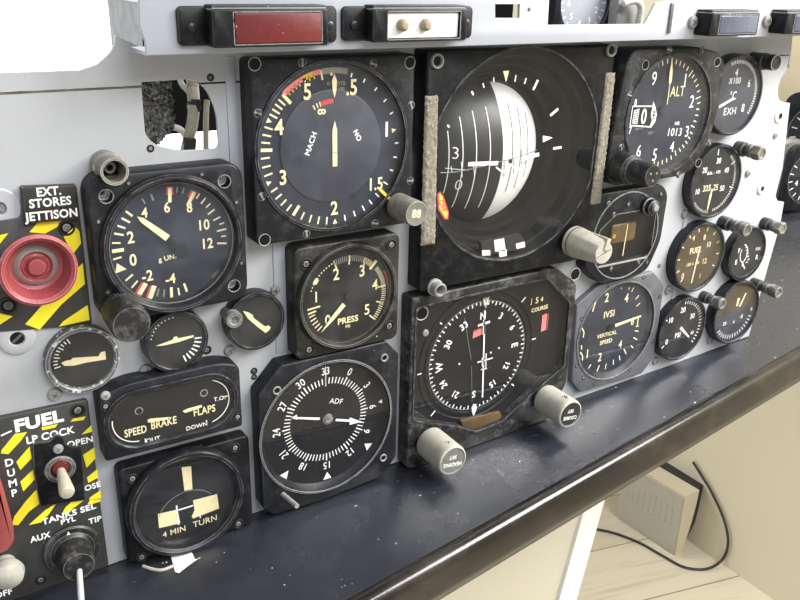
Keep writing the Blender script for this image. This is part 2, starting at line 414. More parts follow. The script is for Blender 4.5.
# ================================================================== the room
FZ = -1063.0
RX = 1245.0      # right wall
m = MB(); m.box(-2600, RX, -2600, 1300, FZ-20, FZ, 'floor_wood'); struct(m.build('floor'))
m = MB(); m.box(RX, RX+40, -2600, 1300, FZ, 1500, 'wall_paint'); struct(m.build('wall_right'))
m = MB(); m.box(-2600, RX+40, 1300, 1340, FZ, 1500, 'wall_white'); o = struct(m.build('wall_back'))
c1 = MB(); c1.box(-700, 820, 1200, 1400, -560, 900, 'wall_white'); cut(o, [c1])
m = MB()
for a in ((-700, -660, -560, 900), (780, 820, -560, 900), (-660, 780, -560, -520), (-660, 780, 860, 900)): m.box(a[0], a[1], 1290, 1330, a[2], a[3], 'white_plastic')
wf = struct(m.build('added_window_1'))
m = MB(); m.box(-660, 780, 1322, 1326, -520, 860, 'pane_glow'); m.build('glow_pane', wf)  # glowing pane and frame added to whiten the background behind the panel

# ------------------------------------------------------------------ table
E0, E1 = PT(400, 587), PT(795, 360)
ed = Vector((E1.x-E0.x, E1.y-E0.y)).normalized(); nd = Vector((-ed.y, ed.x))      # nd points to the back
def tp(s, t):           # table coords: s along the edge, t inwards -> world mm (x, y) top
    x = E0.x+ed.x*s+nd.x*t; y = E0.y+ed.y*s+nd.y*t; return x, y
tbl = Inst('work_table', 'long table with a blue-black scuffed top and thick dark front edge under the instrument panel', 'table', 400, tz(400)-30, 100)
s0, s1 = -420, min(1030, (RX-20-E0.x)/ed.x)
TT = 560
prof = [(TT, 0), (14, 0), (12.5, -.5), (11, -.5)]
def prof_loop(s, pr):
    out = []
    for t, dz in pr:
        x, y = tp(s, t); out.append((x-400, y-100, tz(x)+dz-(tz(400)-30)))
    return out
NS = 40
m = MB(); full = prof + [(11, -3.2), (TT, -3.2)]
m.loft([prof_loop(s0+(s1-s0)*i/NS, full) for i in range(NS+1)], 'table_vinyl')
o = m.build('table_top', tbl.e); pass
# adjust: Inst origin is (x, y, z) in mm
tbl.e.location = (400*K, 100*K, (tz(400)-30)*K)
m = MB(); ef = [(11, -3.2), (11, -.5), (10, 0), (8, .5), (6, .6), (4.2, .3), (2.6, -.5), (1.2, -1.9), (.3, -3.6), (-.1, -6), (-.2, -20), (1.2, -27), (4, -29), (30, -29), (30, -3.3)]
m.loft([prof_loop(s0+(s1-s0)*i/NS, ef) for i in range(NS+1)], 'table_edge')
m.build('front_edge', tbl.e, ang=50)
m = MB(); m.loft([prof_loop(s, [(30, -3.2), (30, -24), (TT, -24), (TT, -3.2)]) for s in (s0, s1)], 'rubber'); m.build('underside', tbl.e)
# white leg post and cream end board under the table
Yl = 70
xa, za = P2(577, 562, Yl); xb, _ = P2(587, 562, Yl)
def tbox(name, x0, x1, y0, y1, z0, z1, mat, par=None):
    m = MB(); m.box(x0-400, x1-400, y0-100, y1-100, z0-(tz(400)-30), z1-(tz(400)-30), mat); return m.build(name, par or tbl.e)
XA, ZA = P2(591, 518, Yl); XB, ZB = P2(568, 600, Yl); lw = P2(577.5, 600, Yl)[0]-P2(559, 600, Yl)[0]
def legx(z): return XA+(XB-XA)*(z-ZA)/(ZB-ZA)
def tloft(name, xf0, xf1, y0, y1, zt_, zb_, mat):
    m = MB(); o = tbl.o
    m.loft([[(x-o[0], y-o[1], z-o[2]) for x, y in ((xf0(z), y0), (xf1(z), y0), (xf1(z), y1), (xf0(z), y1))] for z in (zt_, zb_)], mat); return m.build(name, tbl.e)
for dx_, y0 in ((0, Yl), (0, Yl+380), (-900, Yl)):
    tloft('leg', lambda z: legx(z)-lw/2+dx_, lambda z: legx(z)+lw/2+dx_, y0, y0+24, tz(XA+dx_)-25, FZ, 'white_plastic')
tloft('modesty_board', lambda z: legx(z)-860, lambda z: legx(z)-lw/2+.2, Yl+4, Yl+20, tz(XA-800)-26, FZ+60, 'board_cream')

# ------------------------------------------------------------------ speaker and cable on the floor
BL = PH(617, 517, FZ); BR = PH(675, 556, FZ)
BL = Vector(BL); BR = Vector(BR); fd = (BR-BL); W_ = fd.length; fd.normalize(); bk = Vector((-fd.y, fd.x))
def vh(x, y, py):         # height above the floor of the point over (x, y) seen at row py
    best = None
    for i in range(600):
        z = FZ+i; v = Vector((x, y+CAMD, z)); q = (CR[0][1]*v.x+CR[1][1]*v.y+CR[2][1]*v.z)
        w = (CR[0][2]*v.x+CR[1][2]*v.y+CR[2][2]*v.z); r = 300-F_PX*w/q
        if best is None or abs(r-py) < best[0]: best = (abs(r-py), i)
    return best[1]
hh = vh(BR.x, BR.y, 497)
spk = Inst('desk_speaker', 'pale grey wedge-shaped speaker with black back standing on the floor by the wall', 'speaker', BL.x, FZ, BL.y)
def sp(u, d, h): q = fd*u+bk*d; return (q.x, q.y, h)
N = 6
def sec(h): return .5+.5*math.sin(min(h/hh, 1)*PI/2)
m = MB()
m.loft([[sp(W_*(1-0), 0, h), sp(W_*.0, 0, h), sp(0, 42*sec(h), h), sp(W_, 42*sec(h), h)] for h in [hh*i/N for i in range(N+1)]], 'spk_side'); m.build('cabinet', spk.e, ang=20)
m = MB(); m.loft([[sp(W_-3, -2.5, h), sp(3, -2.5, h), sp(3, .3, h), sp(W_-3, .3, h)] for h in (5, hh-4)], 'spk_grey')
for i in range(9):
    for j in range(6):
        q = sp(20+i*(W_-40)/8, -2.6, hh*.45+j*8); m.box(q[0]-.9, q[0]+.9, q[1]-.2, q[1]+.1, q[2]-.9, q[2]+.9, 'can_brown')
m.build('grille', spk.e)
m = MB(); m.loft([[sp(W_-4, 42*sec(h), h), sp(4, 42*sec(h), h), sp(14, 42*sec(h)+58*sec(h)**2, h+2), sp(W_-10, 42*sec(h)+58*sec(h)**2, h+2)] for h in [hh*i/N for i in range(N+1)]], 'spk_black'); m.build('back_cover', spk.e, ang=20)
pts = [PH(q[0], q[1], FZ+3) for q in ((560, 523), (590, 528), (614, 533), (640, 543), (663, 556), (684, 567))]
w3 = [(x, y, FZ+3) for x, y in pts]
for px, py, f in ((706, 569, .3), (722, 560, .8), (728, 543, 1), (724, 520, 1), (712, 493, 1), (703, 478, .98), (693, 462, .95)):
    d = ray(px, py); tf = (FZ+3)/d.z; tw = (RX-6)/d.x; t = tf if f < 1 and tf < tw and f != .98 and f != .95 else min(tw, tf)
    w3.append((d.x*t, d.y*t-CAMD, d.z*t))
m = MB(); m.tube(w3, 2.6, 'rubber', 8); top(m.build('power_cable', org=w3[4]), 'thin black cable looping across the wooden floor to the speaker', 'cable')

# ================================================================== the panel
pan = Inst('instrument_panel', 'grey painted metal sheet panel carrying all the cockpit gauges, cut-out at upper left', 'panel', 300, -170)
ol = [(-160, 330), (-150, 92), (-60, 78), (0, 73), (80, 70.5), (98, 64), (110, 54), (114.5, 46), (115.5, 35), (147, 52)]
low_y = 88.0
Zs = P2(100, 88.5, 0)[1]; 
def ppoly(pts): return [pan.L(*q, 0) for q in pts]
X0 = -120-300; seam = Zs+170
XR = pan.L(786, 71, 0)[0]
# sheet below the seam
right = ppoly([(786, 71), (781, 78), (778.5, 86), (777.5, 94), (779.5, 100), (783, 102), (790, 103), (782.5, 168), (775.5, 196), (777.5, 201), (784, 202), (780, 225), (767, 270), (752.5, 322), (748.7, 336)])
bot = [(right[-1][0], right[-1][1]), (517-300, -291.5+170), (300-300, tz(300)+170+1), (147-300, tz(147)+171), (X0, tz(X0+300)+171)]
lower = [(X0, seam-.5), (pan.L(236, 84, 0)[0], seam-.5), (right[0][0], seam-.5)] 
out = [(X0, seam-.5)] + [(right[0][0]+1, seam-.5)] + right + bot
hole = roundpoly(ppoly([(141, 82), (192, 79), (206, 88), (217, 112), (219, 149), (180, 151), (157, 146), (145, 136)]), [.5, 4, 4, 6, 3, 4, 4, 6])
m = MB(); m.prism(out, 2, 0, 0, 'panel_grey')
hc = MB(); hc.prism(hole, 6, -4, 0, 'panel_grey')
ah = MB(); ah.prism(circ(318-300, -108+170, 66), 6, -4, 0, 'panel_grey')
so = pan.part('sheet', m, cuts=[hc, ah])
# sheet above the seam
upo = [(X0, seam+.5), (X0, pan.L(0, 74, 0)[1]+6), pan.L(-60, 78, 0), pan.L(0, 73, 0), pan.L(80, 70.5, 0), pan.L(98, 64, 0), pan.L(110, 53, 0), pan.L(114.5, 45, 0), pan.L(115.5, 35, 0), pan.L(148, 51, 0), (pan.L(196, 0, 0)[0], pan.L(150, 47, 0)[1]), (pan.L(196, 0, 0)[0], 137), (pan.L(789, 50, 0)[0], 137), (pan.L(789.5, 68, 0)[0], pan.L(789.5, 68, 0)[1]), (pan.L(786, 71, 0)[0], seam+.5)]
m = MB(); m.prism(upo, 2, 0, 0, 'panel_grey'); pan.part('upper_sheet', m, cuts=[hc, ah])
m = MB(); m.box(X0, XR, 2.05, 3.2, seam-4, seam+4, 'seal'); m.box(X0, hole[0][0]-.5, -.25, 1, seam-.5, seam+.5, 'seal')
pan.part('seam_strip', m, cuts=[hc, ah])
# two thin raised cover strips beside the big dials
def strip(pa, pb, w):
    m = MB(); x, z0 = pa; m.prism([(x-w/2, pb), (x+w/2, pb), (x+w/2, z0), (x-w/2, z0)], 0, -1.0, .3, 'rail_grey'); pan.part('cover_strip', m)
xs1 = pan.L(230.5, 84, 0)[0]
strip((xs1, pan.L(232, 56, 0)[1]), pan.L(238, 290, 0)[1], 5)
strip((pan.L(280, 300, 0)[0], pan.L(279, 240, 0)[1]), pan.L(279, 352, 0)[1], 7)
strip((pan.L(708, 70, 0)[0], pan.L(708, 50, 0)[1]), pan.L(700, 340, 0)[1], 4)
# hardware on the sheet
def pscrew(px, py, r, kind='pan', y=0, **k): x, z = pan.L(px, py, 0); return pan.screw(x, z, y, r, kind, **k)
for px, py, r in ((54.5, 394, 3.5), (145.5, 370, 3.6), (229, 350, 3.1), (275, 290, 3.0), (684.5, 214, 3.6), (667.5, 290, 3.4), (709.5, 340, 3.6), (655, 361, 3.2), (747.5, 173, 2.9), (775, 135.5, 2.3), (692, 22, .1)):
    if r > 1: pscrew(px, py, r)
for px, py, r in ((210.5, 77.5, 1.9), (150.5, 148.5, 1.9), (254, 371, 2.1), (254, 377, 1.8), (659, 266, 1.6), (207, 350, 2.6)):
    pscrew(px, py, r, 'dark', name='rivet_hole')
for px, py, r in ((779, 116, 5.2), (761, 188.5, 4.6)):
    x, z = pan.L(px, py, 0); m = MB()
    m.lathe([(r, .05), (r, -.8), (r*.85, -1.3), (r*.5, -1.3), (r*.42, -.3)], x, z, 'white_plastic', 32)
    m.lathe([(r*.48, -1.35), (r*.4, -1.35), (r*.34, -.2), (0, -.2)], x, z, 'rust_and_sheen_brown', 24); pan.part('grommet', m, 'pale grommet with rusty bore')
x, z = pan.L(17, 338, 0); m = MB(); m.lathe([(8.2, .05), (8.2, -.8), (7.6, -1.2), (3.6, -1.2), (3.4, -.4)], x, z, 'panel_grey', 40); m.disc(x, z, -.4, 3.5, 'frame_black'); m.bar(x-2.2, z-1.8, x+2.2, z+1.8, 1.4, -.6, 'steel_dark'); pan.part('fastener', m, 'quarter-turn fastener')
x, z = pan.L(-1, 208, 0); m = MB(); m.lathe([(9, .05), (9, -.8), (8.4, -1.3), (3.2, -1.3), (3, -.3)], x, z, 'rail_grey', 40); m.disc(x, z, -.3, 3.1, 'steel_dark'); pan.part('washer', m, 'large white washer')
# open connector barrel
x, z = pan.L(104, 163, 0); l = 20
bnc = MB(); bnc.lathe([(6.3, 0), (6.3, -5), (6.7, -5), (6.7, -9), (5.9, -10), (5.9, -l+1.5), (6.2, -l), (5.1, -l), (4.7, -l+2), (4.7, -3), (0, -3)], x, z, 'brass_olive', 40)
bnc.lathe([(2.6, -3), (2.6, -l+9), (1.6, -l+9), (1.6, -3)], x, z, 'brass_olive', 24)
for s in (-1, 1): bnc.box(x+s*6-.9, x+s*6+.9+s*1.2, -9, -6.5, z-.9, z+.9, 'brass_olive')
pan.part('connector_barrel', bnc, 'olive-grey open connector barrel')
# long black studs sticking out on the right
def stud(base, tip, r, kind):
    x, z = P2(*base, 0); l = solve_len(x, z, *tip); x -= 300; z += 170
    m = MB()
    if kind == 'plain':
        m.lathe([(r, 0), (r, -l*.45), (r*1.08, -l*.46), (r*1.08, -l*.55), (r*.97, -l*.58), (r, -l), (r*.9, -l), (r*.82, -l+1)], x, z, 'knob_black', 32)
        m.lathe([(r*.84, -l+.9), (0, -l+.9)], x, z, 'knob_black', 32)
        m.lathe([(r*1.0, -l-.05), (r*.88, -l-.05)], x, z, 'mark_grey', 32)
    else:
        kn = lambda i, j, a: .18*(i % 2)
        m.lathe([(r*1.02, 0), (r*1.02, -l*.32), (r*.8, -l*.34), (r*.8, -l*.5)], x, z, 'knob_black', 40, kn)
        m.lathe([(r*.85, -l*.48), (r*.95, -l*.5), (r*.95, -l*.62), (r*.78, -l*.64), (r*.78, -l*.72)], x, z, 'steel_dark', 28)
        m.lathe([(r*.8, -l*.7), (r*1.12, -l*.72), (r*1.12, -l*.95), (r*.95, -l), (r*.72, -l), (r*.66, -l+.8), (0, -l+.8)], x, z, 'steel_dark' if kind == 'dark' else 'brass_olive', 6 if kind == 'hex' else 32)
    return pan.part('stud', m)
stud((752, 60), (776, 64), 5.6, 'plain')
stud((737, 148), (763, 150), 5.2, 'hex')
stud((721, 222), (747, 234), 5.0, 'dark')
stud((763, 223), (783, 229), 4.8, 'hex')
stud((752, 283), (779, 292), 4.6, 'dark')
stud((702, 296), (723, 304), 4.4, 'dark')
x, z = P2(226, 312, 0); m = MB(); x -= 300; z += 170
m.lathe([(3.4, 0), (3.4, -7), (4.6, -8), (4.9, -11), (4.2, -13), (2.6, -13.4), (2.4, -12.6), (0, -12.6)], x, z, 'steel_dark', 32); pan.part('post', m, 'bright round clamp post')

# wiring and foil seen through the cut-out
bdl = Inst('wiring_bundle', 'bundle of cream wires behind the cut-out at the upper left of the panel', 'wires', 125, -70, 30)
def bt(pts, r, mat, name):
    m = MB(); m.tube([(*bdl.L(px, py, y)[:1], y, bdl.L(px, py, y)[1]) for px, py, y in pts], r, mat, 10); return bdl.part(name, m)
bt([(192, 66, 0), (191, 85, 0), (193, 105, -4), (191, 125, -2), (187, 142, 2), (182, 160, 10)], 2.6, 'wire_cream', 'wire')
bt([(197, 66, 4), (196, 85, 4), (197, 105, 0), (195, 125, 2), (191, 142, 6), (192, 160, 14)], 1.6, 'wire_white', 'wire')
bt([(178, 66, 8), (181, 82, 6), (187, 90, 4), (192, 95, 4)], 1.5, 'wire_white', 'wire')
bt([(153, 150, 14), (158, 133, 12), (170, 127, 10), (181, 130, 10), (187, 140, 10)], 1.7, 'wire_white', 'wire')
bt([(207, 100, 12), (206, 120, 12), (206, 160, 14)], 1.6, 'wire_cream', 'wire')
for (px, py) in ((194, 104), (189, 143)):
    bt([(px+.6, py-5, -3), (px+.3, py, -3), (px, py+5, -2)], 3.6, 'rubber', 'tape_wrap')
# crinkled screening braid: a rumpled sheet at the left and a dark box behind
fo = MB(); NX, NZ = 26, 34; vs = []; fs = []
for j in range(NZ+1):
    for i in range(NX+1):
        u, w = i/NX, j/NZ
        vs.append((108-125+u*22+random.uniform(-.8, .8), 22-30+u*12+random.uniform(-2.6, 2.6), -50+70-w*(44-14*u)+random.uniform(-.6, .6)))
for j in range(NZ):
    for i in range(NX): a = j*(NX+1)+i; fs.append((a, a+1, a+NX+2, a+NX+1))
fo.add(vs, fs, 'foil')
f_ = Inst('screening_foil', 'crinkled silvery screening foil inside the left edge of the panel cut-out', 'foil', 125, -70, 30)
f_.part('foil_sheet', fo, ang=10)
m = MB(); x0, z0 = P2(133, 70, 60); x1, z1 = P2(240, 141, 60)
m.box(P2(146, 70, 60)[0], 190, 62, 130, P2(180, 134, 60)[1], -20, 'cavity_black'); top(m.build('dark_void_box', org=(150, 90, -60)), 'black box standing in for the dark void behind the panel cut-out', 'box')  # black box stands in for the dark void seen through the cut-out

# ------------------------------------------------------------------ the light rail above the panel
RY = -28
rail = Inst('light_rail', 'pale grey metal rail running above the panel and carrying the indicator lamps', 'rail', 300, -25)
def rp(px, py): return rail.L(px, py, RY)
zb = rp(400, 48)[1]
xl_ = rp(146, 50)[0]; xrr = 760-300
ro = [(xl_, zb), (xrr, zb), (xrr, 60), (rp(672, 0)[0], 60), (rp(672, 0)[0], rp(660, 0)[1]), rp(656, 3), rp(645, 24), rp(548, 25), rp(549.5, 0), (rp(549.5, 0)[0], 60), (rp(139, 0)[0], 60), rp(139, 0), rp(139, 24), rp(142, 34), (xl_, rp(146, 42)[1])]
m = MB(); m.prism(ro, 2, 0, .4, 'rail_grey'); 
for i, v in enumerate(m.v): m.v[i] = (v[0], v[1]+RY, v[2])
wh = MB(); wh.prism([rp(495, 4), rp(520, 4), rp(519.5, 18), rp(495, 18)], 60, -60, 0, 'rail_grey')
rail.part('face', m, cuts=[wh])
m = MB(); m.box(xl_, xrr, RY+2, -2.05, zb, zb+1.6, 'rail_grey'); rail.part('shadow_lip', m)  # unseen lip added to cast the rail's shadow on the panel
m = MB(); m.box(rp(490, 4)[0], rp(524, 4)[0], RY+9, RY+12, rp(490, 22)[1], rp(490, -4)[1], 'cavity_black'); rail.part('slot_backing', m)
for px, py in ((529, 9.5),): 
    x, z = rp(px, py); rail.screw(x, z, RY, 1, 'dark', name='rivet')
for px, py in ((692, 22), (766, 21)):
    x, z = rp(px, py); rail.screw(x, z, RY, 4, 'pan')
m = MB(); a = rp(672, 3); b = rp(672, 33); m.prism([(a[0]-1.3, b[1]), (a[0]+1.3, b[1]), (a[0]+1.3, a[1]), (a[0]-1.3, a[1])], RY, RY-1.2, .3, 'steel_dark'); rail.part('joint_clip', m)

def lamp(name, label, x0, x1, z0, z1, dep, lensm, lx0, lx1, ears=True, bulbs=()):
    cx, cz = (x0+x1)/2, (z0+z1)/2
    I = Inst(name, label, 'lamp', cx, cz, RY, 'indicator lamps on the rail')
    w, h = (x1-x0)/2, (z1-z0)/2
    m = MB(); m.prism(rrect(-w, w, -h, h, 1.5, 4), 0, -dep, .7, 'frame_black')
    pk = MB(); a, b = lx0-cx, lx1-cx
    m.prism(rrect(-w+.6, w-.6, h-1.2, h+1.4, .8, 3), 0, -dep*.9, .4, 'frame_black')
    m2 = MB(); m2.prism([(a, -h+1.3), (b, -h+1.3), (b, h-1.6), (a, h-1.6)], -dep+3, -dep-8, 0, 'frame_black')
    I.part('housing', m, cuts=[m2])
    m = MB(); m.prism(rrect(a+.3, b-.3, -h+1.6, h-1.9, .6, 3), -dep+3, -dep-.4 if not bulbs else -dep+1.6, .3, lensm); I.part('lens' if not bulbs else 'reflector', m)
    for bx in bulbs:
        m = MB(); m.lathe([(3.0, 1), (3.0, -1.4), (2.7, -2.6), (1.7, -3.6), (0, -3.9)], bx-cx, 0, 'bulb', 24, cy=-dep+1.4); I.part('bulb', m)
    if ears:
        for s in (-1, 1):
            ex = s*(w+(5 if s < 0 else 3.2)); q_ = 7.2 if s < 0 else 5.4; m = MB(); m.prism(rrect(ex-q_, ex+q_, -h+.3, h+.6, 2.6, 5), 0, -2.6, .6, 'frame_black')
            o = I.part('mounting_ear', m); mm = MB(); mm.lathe([(2, 0), (2, -.9), (1.4, -1.3), (0, -1.3)], ex+s*1.2, 0, 'bezel_black', 20, cy=-2.5); I.part('screw', mm, parent=o)
    return I
def rx(px, py): X, Z = P2(px, py, RY-7); return X
def rz(px, py): return P2(px, py, RY-7)[1]
lamp('indicator_lamp', 'long red indicator lamp in a black housing, leftmost on the rail', rx(209, 25), rx(325, 25), rz(270, 46), rz(270, 8), 11, 'lens_red', rx(231, 25), rx(318, 25))
lamp('indicator_lamp', 'broken indicator lamp with two bare bulbs on a white reflector, no lens', rx(370, 25), rx(464, 25), rz(420, 41), rz(420, 8), 10, 'white_plastic', rx(385, 25), rx(457, 25), bulbs=(rx(400, 26), rx(423, 26)))
lamp('indicator_lamp', 'short black indicator lamp with slate blue lens above the exhaust gauge', rx(704, 22), rx(751, 22), rz(730, 35), rz(730, 12), 13, 'lens_slate', rx(712, 22), rx(749, 22), ears=False)
lamp('indicator_lamp', 'rightmost indicator lamp on the rail, slate lens cut by the photo edge', rx(779, 20), rx(835, 20), rz(800, 33), rz(800, 12), 13, 'lens_slate', rx(787, 20), rx(832, 20), ears=False)

# ------------------------------------------------------------------ things behind the rail and behind the panel
def stand(name, label, cat, px, py, Y, **k):
    X, Z = P2(px, py, Y); return Inst(name, label, cat, X, Z, Y, **k)
# gauge seen over the rail
I = stand('round_gauge', 'washed-out round gauge seen over the rail behind its square gap', 'gauge', 586, 3, 60)
R_ = 26
m = MB(); m.prism(rrect(-R_-1, R_+1, -44, R_, 6), 30, 0, 1, 'frame_blue_black'); c_ = MB(); c_.prism(circ(0, 0, R_-3.5), 3, -4, 0, 'frame_black'); I.part('frame', m, cuts=[c_])
m = MB(); m.disc(0, 0, 2.6, R_-3.6, 'rail_grey'); m.ticks(0, 0, 2.4, range(0, 360, 15), R_-8, R_-5, 1, 'mark_white')
for i, a in enumerate(range(30, 360, 40)): m.text(str(i), 13.5*math.sin(math.radians(a)), 13.5*math.cos(math.radians(a)), 2.35, 4.5, 'mark_white')
I.part('dial', m)
m = MB(); m.disc(0, 0, .5, R_-3.6, 'glass'); I.part('glass', m)
m = MB(); m.box(-R_-13, -R_-1, 8, 24, -50, 40, 'cavity_black'); I.part('side_plate', m); m = MB(); m.box(R_+1, R_+4, 8, 24, -50, 40, 'lens_slate'); I.part('side_plate', m)
# post under it so that it stands on the table
zt = tz(I.o[0])-I.o[2]; m = MB(); m.box(-20, 20, 6, 26, zt, -40, 'frame_blue_black'); I.part('stand', m)
I = stand('metal_bracket', 'dull metal bracket with a white hose seen over the rail', 'bracket', 628, 8, 50)
m = MB(); m.prism([(-10, -40), (16, -40), (16, 4), (7, 14), (-10, 14)], 8, 0, .6, 'steel'); I.part('plate', m)
zt = tz(I.o[0])-I.o[2]; m = MB(); m.box(-6, 12, 2, 8, zt, -39, 'steel'); I.part('upright', m)
m = MB(); m.tube([(-9, -4, 3), (0, -6, 5), (6, -6, 1), (7, -5, -8), (7, -3, -24)], 2.4, 'wire_white', 12); I.part('hose', m)
m = MB(); m.lathe([(2, 0), (2, -3), (0, -3.4)], -1, 5, 'brass_olive', 16); I.part('fitting', m)
# instruments lying on the table to the right, seen past the panel edge
def can(name, label, px, py, Y, r, ln, ang, face=True):
    X, Z = P2(px, py, Y); Zf = tz(X)+r*1.02+5
    I = Inst(name, label, 'instrument', X, max(Z, Zf), Y, 0); I.e.rotation_euler = (0, 0, ang)
    m = MB(); m.lathe([(0, ln), (r*.85, ln), (r*.9, ln-2), (r*.9, ln*.55), (r, ln*.53), (r, ln*.45), (r*.9, ln*.42), (r*.9, 4)], 0, 0, 'can_brown', 48); I.part('case', m)
    m = MB(); m.prism(rrect(-r*1.02, r*1.02, -r*1.02, r*1.02, r*.35), 4.5, 0, 1, 'frame_black'); c_ = MB(); c_.prism(circ(0, 0, r*.82), 2.5, -4, 0, 'frame_black'); I.part('flange', m, cuts=[c_])
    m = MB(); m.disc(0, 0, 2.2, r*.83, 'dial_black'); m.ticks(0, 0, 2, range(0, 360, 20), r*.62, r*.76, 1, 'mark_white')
    for i, a in enumerate(range(10, 360, 60)): m.text(str(i), r*.48*math.sin(math.radians(a)), r*.48*math.cos(math.radians(a)), 1.95, r*.17, 'mark_white')
    m.bar(0, 0, r*.5, r*.3, 1.4, 1.9, 'mark_cream'); I.part('dial', m)
    m = MB(); m.disc(0, 0, .8, r*.83, 'glass_clean'); I.part('glass', m)
    return I
can('loose_instrument', 'loose round instrument with its dial facing out on the table past the panel edge', 806, 200, 195, 40, 90, math.radians(-14))
can('loose_instrument', 'dark brown instrument can lying behind the dial-faced one past the panel edge', 818, 152, 290, 55, 120, math.radians(-70))
# beige box on a dark crate behind the panel's upper right corner
Y = 420
xa, za = P2(752, 121, Y); xb, zb_ = P2(900, 40, Y)
I = Inst('cardboard_box', 'beige box standing behind the upper right corner of the panel', 'box', (xa+xb)/2+20, za, Y+60)
w_ = (xb-xa)/2+20; m = MB(); m.prism(rrect(-w_, w_, 0, 190, 3, 3), 60, -60, 2, 'box_beige'); I.part('carton', m)
m = MB(); m.box(-w_+10, -w_+14, -60.6, -60, 24, 60, 'can_brown'); I.part('slot', m)
I2 = Inst('dark_crate', 'dark case under the beige box behind the panel edge', 'crate', I.o[0]+8, tz(I.o[0]), Y+60)
hc_ = za-tz(I.o[0]+w_)-1; m = MB(); m.prism([(-w_+14, -(w_)*TSL+2), (w_-4, w_*TSL+2), (w_-4, za-I2.o[2]-.5), (-w_+14, za-I2.o[2]-.5)], 55, -50, 1.5, 'can_brown')
I2.part('case', m)
m = MB(); m.prism(rrect(-w_+24, w_-14, 22, hc_-12, 4), -50, -53, .8, 'frame_black'); I2.part('front_panel', m)

# ================================================================== gauges
def glass_disc(I, cx, cz, y, r, name='glass', mat='glass'):
    m = MB(); m.disc(cx, cz, y, r, mat); return I.part(name, m)
def knurl(d): return lambda i, j, a: d*(1 if (i+j) % 2 else -1)

# ---- Mach meter (largest square gauge, left of centre)
D = -14; I = Inst('mach_meter', 'large square black airspeed gauge reading MACH, with grey knob at its lower right', 'gauge', 198, -88)
tl, tr, bl_, brr = I.L(248, 76.7, D), I.L(415.7, 60, D), I.L(259, 243.3, D), I.L(410.7, 223, D)
xl_, xr_, zb = (tl[0]+bl_[0])/2, (tr[0]+brr[0])/2, (bl_[1]+I.L(416, 224.5, D)[1])/2
zt = I.L(330, 56.5, D)[1]
out = [(xl_, zt), (xr_, zt), (xr_, zb), (xl_, zb)]
m = MB(); m.prism(roundpoly(out, 3), 0, D, 1, 'frame_blue_black')
cx, cz = I.L(333, 147, D+2); rg = 43.0
gc = MB(); gc.lathe([(0, D+4), (rg, D+4), (rg, D-3), (0, D-3)], cx, cz, 'frame_black', 72)
I.part('frame', m, cuts=[gc])
m = MB(); m.lathe([(rg+1.8, D), (rg+1.4, D-.8), (rg, D-1), (rg-.6, D+1.5), (rg-1, D+3.9)], cx, cz, 'bezel_black', 96); I.part('bezel', m)
y = D+3.6; m = MB(); m.disc(cx, cz, y, rg, 'dial_sheen_blue')
m.lathe([(29.3, .05), (29.3, -.6), (28.6, -.9), (0, -.9)], cx, cz, 'dial_inner', 96, cy=y)
dx, dz = I.L(234+298/3, 50+297/3, y); y -= .15; R1 = 40.7
for a in (16, 28, 40.5, 53, 65, 90, 101.5, 112.5): m.tick(dx, dz, y, a, 37.6, R1-.9, .8, 'mark_white')
for a in (124, 136, 144, 152, 161, 170): m.tick(dx, dz, y, a, 37, R1, .75, 'mark_white')
m.tick(dx, dz, y, 79, 36.2, 39, 2.6, 'mark_cream', .2)
for k in range(1, 5): m.tick(dx, dz, y, 179+k*7.4, 36.5, R1, .9, 'mark_cream')
m.tick(dx, dz, y, 216, 34.6, R1, 1.7, 'mark_cream')
for a in (222.5, 229, 235.5, 242): m.tick(dx, dz, y, a, 36.5, R1, .9, 'mark_cream')
for a in (255, 261.5, 268): m.tick(dx, dz, y, a, 36, R1, .9, 'mark_cream')
m.tick(dx, dz, y, 274, 34.5, R1, 1.7, 'mark_cream')
for a in (279.5, 285, 290.5): m.tick(dx, dz, y, a, 36, R1, .9, 'mark_cream')
for a in (300, 304, 308, 312): m.tick(dx, dz, y, a, 36, R1, .9, 'mark_cream')
m.tick(dx, dz, y, 316.5, 34.3, R1, 1.7, 'mark_cream')
for a in (249, 295.5, 179): m.tick(dx, dz, y, a, 38, R1, .1, 'mark_cream', 2.8)
m.arc(dx, dz, y, 317.5, 336, 39, 41.6, 'mark_pink'); m.arc(dx, dz, y, 336, 344, 39, 41.6, 'mark_yellow'); m.arc(dx, dz, y, 344, 350, 39, 41.6, 'mark_pink')
m.arc(dx, dz, y, 351, 372, 38.6, 41.6, 'mark_grey'); m.disc(dx-.9, dz+38.2, y-.05, .8, 'mark_cream', 16)
for a in (320.5, 324, 327.5, 331, 340, 344): m.tick(dx, dz, y, a, 37.6, 40, .7, 'mark_yellow')
m.tick(dx, dz, y, 336, 38, 40.2, .1, 'mark_cream', 3); m.tick(dx, dz, y, 350.5, 36, 41, 1, 'mark_cream')
lc = I.Lc((234, 50, 3))
for t, u, v, h, mt, sx in (('5', 220, 123, 8.2, 'mark_cream', .85), ('.5', 353, 110, 8.2, 'mark_cream', .82), ('2', 301, 473, 7.6, 'mark_cream', .85), ('3', 147, 381, 7.8, 'mark_cream', .85), ('4', 135, 230, 8, 'mark_cream', .9), ('1.5', 427, 400, 7, 'mark_cream', .8)):
    x, z = lc(u, v, y-1); m.text(t, x, z, y-1, h, mt, 0, sx, .02)
x, z = lc(458, 238, y); m.bar(x, z-4, x, z+4, 1.4, y, 'mark_white')
x, z = lc(264, 185, y-.9); m.text('8', x, z, y-.9, 4.6, 'mark_cream', 90, 1, .02)
x, z = lc(230, 281, y-.9); m.text('MACH', x, z, y-.9, 3.1, 'mark_white', -68, 1, .015)
x, z = lc(371, 256, y-.9); m.text('NO', x, z, y-.9, 2.9, 'mark_white', 62, 1, .02)
